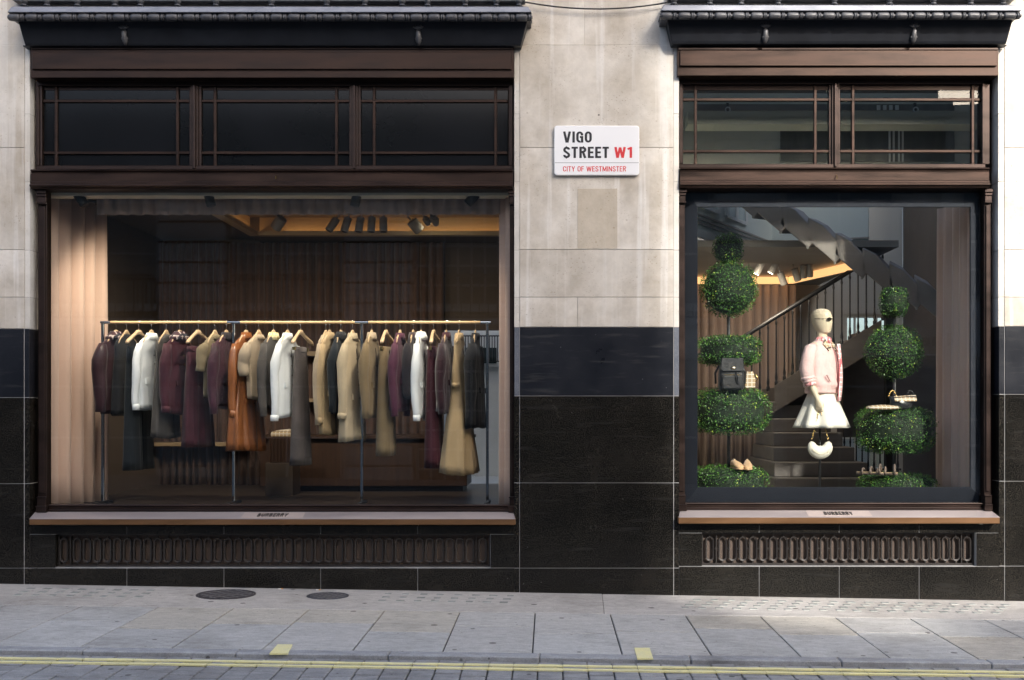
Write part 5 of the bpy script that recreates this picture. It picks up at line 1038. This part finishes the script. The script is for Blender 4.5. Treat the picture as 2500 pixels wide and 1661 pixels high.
# ------------------------------------------------------------------ mannequin
MX, MY = wx(2006, 1.0), 1.0
MANN = mat('mannequin_cream', (.66,.56,.40), .5, 0, (.70,.60,.44), 5); PINK = fabric('pink_cotton', (.80,.56,.54), .75, .90, bs=20, bmp=.8, fine=.03, bd=.012); CREAM = fabric('cream_wool', (.80,.77,.68), .8, .96, bs=30, bmp=.15, fine=.02); PLAID_P = plaid_mat('pink_plaid', (.78,.40,.40), (.88,.82,.80), (.62,.16,.18), 22)
mn = thing('mannequin', 'cream egg-headed mannequin in pink jacket and white skirt with sunglasses', 'mannequin', (MX, MY, FL)); mn.rotation_euler = (0, 0, R(47))
def er(rx, ry, z, cx=0, cy_=0, n=24): return [(cx+rx*math.cos(2*math.pi*i/n), cy_+ry*math.sin(2*math.pi*i/n), z) for i in range(n)]
def mannequin_body():
    mb = MB()
    mb.loft([er(*q) for q in ((.045,.055,1.615,0,-.03),(.058,.075,1.64,0,-.02),(.070,.092,1.68,0,-.012),(.078,.102,1.72,0,-.006),(.082,.106,1.755,0,0),(.080,.104,1.79,0,.002),(.070,.090,1.82,0,.004),(.048,.062,1.843,0,.005),(.015,.02,1.853,0,.005))])
    mb.loft([er(.062,.06,1.49), er(.05,.052,1.55), er(.047,.05,1.62,0,-.005), er(.05,.055,1.68,0,-.005)])
    mb.loft([er(*q) for q in ((.155,.10,.84),(.165,.11,.92),(.150,.10,1.0),(.122,.085,1.09),(.125,.09,1.17),(.148,.105,1.28),(.163,.10,1.38),(.178,.085,1.45),(.15,.07,1.50),(.07,.055,1.53))])
    H = []
    for s_, yw_, wr in ((-1, -.075, .985), (1, -.02, .97)):
        sh, el, wrist = (s_*.178, 0, 1.465), (s_*.225, .025, 1.20), (s_*.212, yw_, wr)
        mb.tube([(s_*.13,0,1.48), sh, tuple(sh[i]*.5+el[i]*.5 for i in range(3)), el, tuple(el[i]*.5+wrist[i]*.5 for i in range(3)), wrist], [.05,.048,.043,.037,.033,.024], 14)
        hx, hy, hz = wrist
        mb.loft([[(hx+rx*math.cos(2*math.pi*i/14), hy-.008*k+ry*math.sin(2*math.pi*i/14), hz-.028*k) for i in range(14)] for k, (rx, ry) in enumerate(((.021,.023),(.020,.036),(.018,.042),(.016,.040)))])
        for f in range(4):   # fingers curl under the strap
            fy = hy-.045+f*.019-.0; L = (.030,.034,.032,.026)[f]
            mb.tube([(hx, fy, hz-.07), (hx+s_*.004, fy-.002, hz-.085-L*.5), (hx-s_*.012, fy-.002, hz-.10-L*.7), (hx-s_*.030, fy, hz-.092-L*.4)], [.0095,.009,.0085,.007], 8)
        mb.tube([(hx, hy-.03, hz-.025), (hx-s_*.012, hy-.055, hz-.055), (hx-s_*.022, hy-.052, hz-.085)], [.011,.010,.008], 8)
        H.append((hx-s_*.010, hy-.02, hz-.105))
    me = mb.mesh('body', MANN, True); o = bpy.data.objects.new('body', me); COL.objects.link(o)
    r_ = o.modifiers.new('remesh', 'REMESH'); r_.mode = 'VOXEL'; r_.voxel_size = .0055; sm = o.modifiers.new('smooth', 'SMOOTH'); sm.iterations = 3; sm.factor = .5
    bpy.context.view_layer.update(); m2 = bpy.data.meshes.new_from_object(o.evaluated_get(bpy.context.evaluated_depsgraph_get())); bpy.data.objects.remove(o)
    m2.polygons.foreach_set('use_smooth', [True]*len(m2.polygons)); m2.materials.clear(); m2.materials.append(MANN)
    local('body', m2, mn); return H
HANDS = mannequin_body()
local('pole', MB().cyl((0,.02,0), (0,.02,.90), .012, 12).mesh('pole', BLACKM, True), mn); local('base', MB().loft([er(.17,.17,0), er(.17,.17,.008), er(.16,.16,.014)]).mesh('base', CHROME), mn)
def jring(rx, ry, z, ph, amp, cy_=0, n=64, k=7):
    amp *= 1.0
    return [(rx*math.cos(2*math.pi*i/n)*(1+amp*math.sin(k*2*math.pi*i/n+ph)), cy_+ry*math.sin(2*math.pi*i/n)*(1+amp*math.sin(k*2*math.pi*i/n+ph)), z) for i in range(n)]
jk = local('jacket', MB().loft([jring(.205,.135,1.035,0,.01), jring(.212,.142,1.05,.2,.015), jring(.208,.14,1.085,.5,.02), jring(.205,.155,1.10,.4,.05), jring(.212,.162,1.125,1,.06), jring(.202,.150,1.16,2.2,.05), jring(.206,.154,1.2,1.2,.05), jring(.200,.147,1.25,2.6,.04), jring(.202,.146,1.3,1.5,.04), jring(.200,.138,1.36,2.4,.03), jring(.198,.128,1.41,2.2,.015), jring(.198,.105,1.465,2.3,.005), jring(.165,.085,1.505,0,0), jring(.10,.072,1.53,0,0), jring(.07,.066,1.545,0,0)]).mesh('jacket', PINK, True), mn)
for s_ in (-1, 1):
    P = [(s_*.15,0,1.47),(s_*.205,.0,1.45),(s_*.235,.012,1.36),(s_*.248,.02,1.27),(s_*.243,.008,1.18),(s_*.235,-.012,1.125)]
    local('sleeve', MB().tube(P, [.05,.062,.066,.069,.066,.05], 16).mesh('sleeve', PINK, True), jk)
    for k, (z, r_) in enumerate(((1.175,.070),(1.15,.063),(1.12,.054))):
        local('rolled_cuff', MB().tube([(s_*(.243-.004*k), .008-.01*k, z+.016), (s_*(.243-.004*k), .006-.01*k, z), (s_*(.241-.004*k), .002-.01*k, z-.016)], [r_*.92, r_*1.06, r_*.9], 16).mesh('rolled_cuff', PINK if k < 2 else PLAID_P, True), jk)
    # collar wing
    local('collar_wing', MB().hexa([(s_*.015,-.105,1.465),(s_*.075,-.115,1.435),(s_*.105,-.07,1.50),(s_*.055,-.055,1.548),(s_*.015,-.115,1.47),(s_*.078,-.128,1.437),(s_*.112,-.08,1.505),(s_*.055,-.065,1.56)]).mesh('collar_wing', PLAID_T), jk)
    local('pocket_welt', MB().hexa([(s_*.10,-.15,1.15),(s_*.14,-.137,1.21),(s_*.148,-.13,1.205),(s_*.108,-.145,1.145),(s_*.10,-.162,1.15),(s_*.14,-.150,1.21),(s_*.148,-.143,1.205),(s_*.108,-.158,1.145)]).mesh('pocket_welt', PINK), jk)
local('zip', MB().tube([(.03,-.150,1.04),(.03,-.163,1.12),(.03,-.158,1.2),(.03,-.153,1.3),(.025,-.137,1.4),(.02,-.115,1.46)], .005, 6).mesh('zip', mat('rose_zip', (.45,.2,.2), .5)), jk)
sk = MB().loft([jring(.135,.10,1.09,0,0,n=96)]+[jring(.135+.15*f**.9, .10+.15*f**.9, 1.08-.375*f, .4+.7*f, .10*f, n=96, k=8) for f in [q/10 for q in range(11)]]+[jring(.265,.23,.712,1.1,.09,n=96,k=8)])
local('skirt', sk.mesh('skirt', CREAM, True), mn)
scf = local('scarf', MB().loft([jring(.066,.07,1.515,0,.05,-.01), jring(.078,.082,1.535,1,.07,-.012), jring(.072,.078,1.56,2,.06,-.014), jring(.058,.064,1.578,1,.05,-.014)]).mesh('scarf', PLAID_P, True), mn)
local('scarf_tail', MB().loft([[(x_+.055*(1-f)+.02, y_-.125-.045*math.sin(f*2.2)-.012, 1.51-.55*f) for x_, y_ in ((-.028,-.006),(.0,-.014),(.028,-.006),(.026,.006),(0,.0),(-.026,.006))] for f in [q/9 for q in range(10)]]).mesh('scarf_tail', PLAID_P, True), scf)
sgl = local('sunglasses', MB().tube([(-.082,.03,1.755),(-.086,-.03,1.752),(-.07,-.088,1.748)], .0022, 6).tube([(.082,.03,1.755),(.086,-.03,1.752),(.07,-.088,1.748)], .0022, 6).tube([(-.018,-.112,1.75),(.018,-.112,1.75)], .0035, 6).mesh('sunglasses', BLACKM), mn)
for s_ in (-1, 1): local('lens', MB().loft([[(s_*.040+.022*math.cos(2*math.pi*i/16), -.103-.006*k+abs(math.cos(2*math.pi*i/16)*.0)+abs(s_*.043+.029*math.cos(2*math.pi*i/16))*.25-.008, 1.742+.017*math.sin(2*math.pi*i/16)) for i in range(16)] for k in (0, 1)]).mesh('lens', mat('smoked_lens', (.02,.015,.012), .1)), sgl)
# white hobo bag in the mannequin's hand
rot = Matrix.Rotation(R(47), 3, 'Z'); hw = rot @ Vector(HANDS[0]) + Vector((MX, MY, FL))
hb = thing('handbag', 'cream crescent handbag hanging on a chain from the mannequin hand', 'handbag', (hw.x, hw.y, wz(1117, hw.y)))
BAGW = fabric('cream_leather', (.76,.73,.62), .5, .95, bs=18, bmp=.5, spec=.5, fine=.0)
bz = wz(1117, hw.y); bw = .105
def crescent():
    rings = []; n = 12
    for i in range(15):
        a = math.pi*(1.13-1.26*i/14+.0); r_ = .068; c = Vector((hw.x+r_*1.08*math.cos(-a), hw.y-.01, bz+.118+r_*math.sin(-a)*1.05)); d = (i-7)/7; t_ = .064*math.sqrt(max(.05, 1-d*d*.9))
        e = Vector((math.cos(-a), 0, math.sin(-a))); rings.append([tuple(c+e*(t_*math.cos(2*math.pi*k/n))+Vector((0,1,0))*(t_*.72*math.sin(2*math.pi*k/n))) for k in range(n)])
    return MB().loft(rings)
add('pouch', crescent(), BAGW, hb, smooth=True)
add('seam', MB().tube([(hw.x+.088*math.cos(R(a)), hw.y-.055, bz+.108+.075*math.sin(R(a))) for a in range(200, 341, 14)], .0025, 5), mat('bag_piping', (.62,.56,.42), .6), hb, smooth=True)
for a in (225, 270, 315): add('gather', MB().tube([(hw.x+.045*math.cos(R(a)), hw.y-.054, bz+.10+.03*math.sin(R(a))), (hw.x+.10*math.cos(R(a)), hw.y-.048, bz+.108+.085*math.sin(R(a)))], [.001,.003], 5), bpy.data.materials['bag_piping'], hb, smooth=True)
for s_ in (-1, 1):
    p0 = Vector((hw.x+s_*.078, hw.y-.01, bz+.165)); p1 = Vector((hw.x+s_*.006, hw.y, hw.z))
    for k in range(9):
        c = p0+(p1-p0)*(k+.5)/9; dd = (p1-p0).normalized(); an = k % 2
        o_ = dd.orthogonal().normalized() if an else dd.cross(dd.orthogonal()).normalized()
        add('chain_link', MB().tube([c+dd*.013*math.cos(R(q))+o_*.0065*math.sin(R(q)) for q in range(0, 361, 45)], .0028, 5), GOLD, hb, smooth=True)

# ------------------------------------------------------------------ goods on the topiary
QUILT = fabric('black_quilted_nylon', (.016,.017,.019), .5, .7, bs=22, bmp=.7, spec=.5)
by = TY-.22; bx = wx(1785, by); bzz = wz(953, by); k_ = (1+by/D)/S
bp = thing('backpack', 'black quilted backpack with tan handle standing on the topiary', 'backpack', (bx, by, bzz))
hw_, hh = 31*k_, 76*k_
def sring(w, d_, z, y0=0, n=28): return [(bx+w*math.copysign(abs(math.cos(2*math.pi*i/n))**.45, math.cos(2*math.pi*i/n)), by+y0+d_*math.copysign(abs(math.sin(2*math.pi*i/n))**.45, math.sin(2*math.pi*i/n)), z) for i in range(n)]
add('pouch', MB().loft([sring(hw_*.86,.05,bzz), sring(hw_*.98,.062,bzz+.02), sring(hw_,.064,bzz+hh*.3), sring(hw_*.96,.06,bzz+hh*.62), sring(hw_*.84,.052,bzz+hh*.9), sring(hw_*.7,.04,bzz+hh)]), QUILT, bp, smooth=True)
flap = [(-.86,1.02),(.86,1.02),(.93,.72),(.90,.64),(.80,.60),(-.80,.60),(-.90,.64),(-.93,.72)]
add('flap', MB().loft([[(bx+u*hw_*.98, by-.062-.006*(1-v_)*2, bzz+hh*v_) for u, v_ in flap], [(bx+u*hw_*.96, by-.076-.006*(1-v_)*2, bzz+hh*v_) for u, v_ in flap]]), QUILT, bp, bevel=.004, seg=2)
add('front_pocket', MB().loft([[(bx+u*hw_*.9, by-.058, bzz+hh*v_) for u, v_ in ((-.85,.02),(.85,.02),(.92,.2),(.85,.47),(-.85,.47),(-.92,.2))], [(bx+u*hw_*.86, by-.088, bzz+hh*v_) for u, v_ in ((-.85,.05),(.85,.05),(.92,.2),(.85,.45),(-.85,.45),(-.92,.2))]]), QUILT, bp, bevel=.006, seg=2)
add('zip', MB().box(bx-hw_*.7, bx+hw_*.7, by-.086, by-.080, bzz+hh*.478, bzz+hh*.492), GOLD, bp)
add('clasp', MB().ball((bx+.008, by-.083, bzz+hh*.70), (.020,.008,.014), 12, 8), mat('pale_gold', (.85,.72,.5), .25, 1), bp, smooth=True)
add('pull_strap', MB().tube([(bx+.025, by-.085, bzz+hh*.56), (bx+.03, by-.097, bzz+hh*.4), (bx+.04, by-.097, bzz+hh*.22), (bx+.052, by-.097, bzz+hh*.2), (bx+.05, by-.097, bzz+hh*.4), (bx+.03, by-.088, bzz+hh*.57)], .005, 6), BLACKM, bp, smooth=True)
add('top_handle', MB().tube([(bx-.022+.044*f, by-.02, bzz+hh*1.0+.055*math.sin(math.pi*f)) for f in [q/8 for q in range(9)]], .008, 8), mat('tan_strap', (.42,.27,.12), .5), bp, smooth=True)
for s_ in (-1, 1): add('side_strap', MB().tube([(bx+s_*hw_*.9, by+.03, bzz+hh*.8), (bx+s_*hw_*1.2, by+.05, bzz+hh*.55), (bx+s_*hw_*1.15, by+.05, bzz+.06)], .010, 8), BLACKM, bp, smooth=True)
sx = wx(1830, TY-.12)
pb = thing('small_plaid_purse', 'small tan plaid purse peeking out beside the backpack', 'purse', (sx, TY-.12, wz(948,TY-.12)))
add('pouch', MB().loft([[(sx+(a_)*k_, TY-.12+b_, wz(py, TY-.12)) for a_, b_ in ((-w_,-.03),(w_,-.03),(w_,.03),(-w_,.03))] for py, w_ in ((948,13),(925,13),(908,8))]), PLAID_T, pb, bevel=.008, seg=2)
add('strap', MB().tube([(sx+8*k_, TY-.14, wz(925,TY-.1)), (sx+14*k_, TY-.15, wz(915,TY-.1)), (sx+20*k_, TY-.14, wz(926,TY-.1)), (sx+12*k_, TY-.14, wz(934,TY-.1))], .006, 6), GOLD, pb, smooth=True)
def shoe(px, pyb, Y, yaw, L, m, name, label, sandal=False):
    z0 = wz(pyb, Y); t = thing(name, label, 'shoe', (wx(px,Y), Y, z0)); t.rotation_euler = (0, 0, R(yaw))
    foot = [(-.5,.030),(-.42,.040),(-.2,.036),(.05,.043),(.25,.047),(.42,.036),(.5,.014)]
    n = 14
    def sec(y, w, z, h): return [(w*math.cos(2*math.pi*i/n), y*L, z+h*(math.sin(2*math.pi*i/n))) for i in range(n)]
    local('sole', MB().loft([sec(y, w, .010, .010) for y, w in foot]).mesh('sole', m, True), t)
    if not sandal:
        up = [(-.49,.026,.040,.030),(-.40,.036,.048,.038),(-.2,.036,.046,.036),(.05,.042,.042,.030),(.25,.045,.034,.024),(.42,.034,.026,.016),(.49,.012,.020,.008)]
        local('upper', MB().loft([sec(y, w, z, h) for y, w, z, h in up]).mesh('upper', m, True), t)
        local('trim', MB().tube([(0,-.46*L,.072),(0,-.40*L,.088),(0,-.28*L,.086)], .008, 6).mesh('trim', mat('shoe_trim', (.66,.5,.33), .6)), t)
    else:
        for y, h in ((-.38,.085),(-.05,.06),(.25,.045)):
            local('strap', MB().tube([(.045*math.cos(R(a)), y*L, .012+h*math.sin(R(a))) for a in range(0, 181, 20)], .010, 6).mesh('strap', m, True), t)
        local('insole', MB().loft([sec(y, w*.92, .022, .004) for y, w in foot]).mesh('insole', mat('insole', (.5,.36,.22), .6), True), t)
SHOE = fabric('tan_suede', (.62,.40,.22), .8, .9, bs=60); SAND = fabric('dark_print_leather', (.20,.15,.12), .5, .4, bs=40)
shoe(1799, 1146, TY-.16, 188, .25, SHOE, 'loafer', 'tan suede loafer of the pair on the lowest topiary tier, nearer the pier')
shoe(1825, 1147, TY-.16, 172, .25, SHOE, 'loafer', 'tan suede loafer of the pair on the lowest topiary tier, nearer the mannequin')
shoe(2124, 1159, TY-.12, 60, .25, SAND, 'sandal', 'strappy dark sandal nearer the mannequin, on the low topiary tier', True)
shoe(2158, 1160, TY-.14, 70, .25, SAND, 'sandal', 'strappy dark sandal nearer the curtain, on the low topiary tier', True)
hy_ = TY-.12; hx_ = wx(2200, hy_); hz_ = wz(999, hy_)
sb = thing('shoulder_bag', 'black quilted shoulder bag with chain on the topiary by the curtain', 'handbag', (hx_, hy_, hz_))
add('pouch', MB().loft([[(hx_+w_*k_*u, hy_+d_*v_, hz_+z_) for u, v_ in [(math.cos(2*math.pi*i/20), math.sin(2*math.pi*i/20)) for i in range(20)]] for w_, d_, z_ in ((14,.03,0),(24,.05,.02),(28,.055,.05),(27,.045,.08),(30,.03,.105),(30,.012,.12))]), QUILT, sb, smooth=True)
add('flap', MB().hexa([(hx_-20*k_,hy_-.060,hz_+.07),(hx_+34*k_,hy_-.056,hz_+.07),(hx_+34*k_,hy_-.03,hz_+.125),(hx_-20*k_,hy_-.03,hz_+.115),(hx_-20*k_,hy_-.068,hz_+.073),(hx_+34*k_,hy_-.064,hz_+.073),(hx_+34*k_,hy_-.03,hz_+.132),(hx_-20*k_,hy_-.03,hz_+.12)]), PLAID_T, sb, bevel=.003)
add('clasp', MB().ball((hx_-3*k_, hy_-.064, hz_+.066), (.022,.008,.014), 10, 8), WHITEP, sb, smooth=True)
for s_, ph in ((-1, 0), (1, 1)):
    for q in range(8):
        a = R(20+20*q); c = Vector((hx_+s_*(22+9*math.cos(a))*k_, hy_-.01, hz_+.10+.07*math.sin(a)))
        add('chain_link', MB().ball(tuple(c), (.008,.006,.010), 8, 5), GOLD if s_ < 0 else QUILT, sb, smooth=True)
sf = add('folded_scarf', MB().loft([[(wx(2114,hy_)+(wx(2186,hy_)-wx(2114,hy_))*f+.004*math.sin(9*f), hy_-.05+y_*.05, wz(1000,hy_)+.016+z_*(.016+.012*math.sin(3.1*f))) for y_, z_ in ((-1,-.6),(1,-.6),(1.1,.4),(0,1),(-1.1,.4))] for f in [q/10 for q in range(11)]]), PLAID_T, smooth=True); tag(sf, 'folded plaid scarf on the topiary in front of the black shoulder bag', 'scarf')
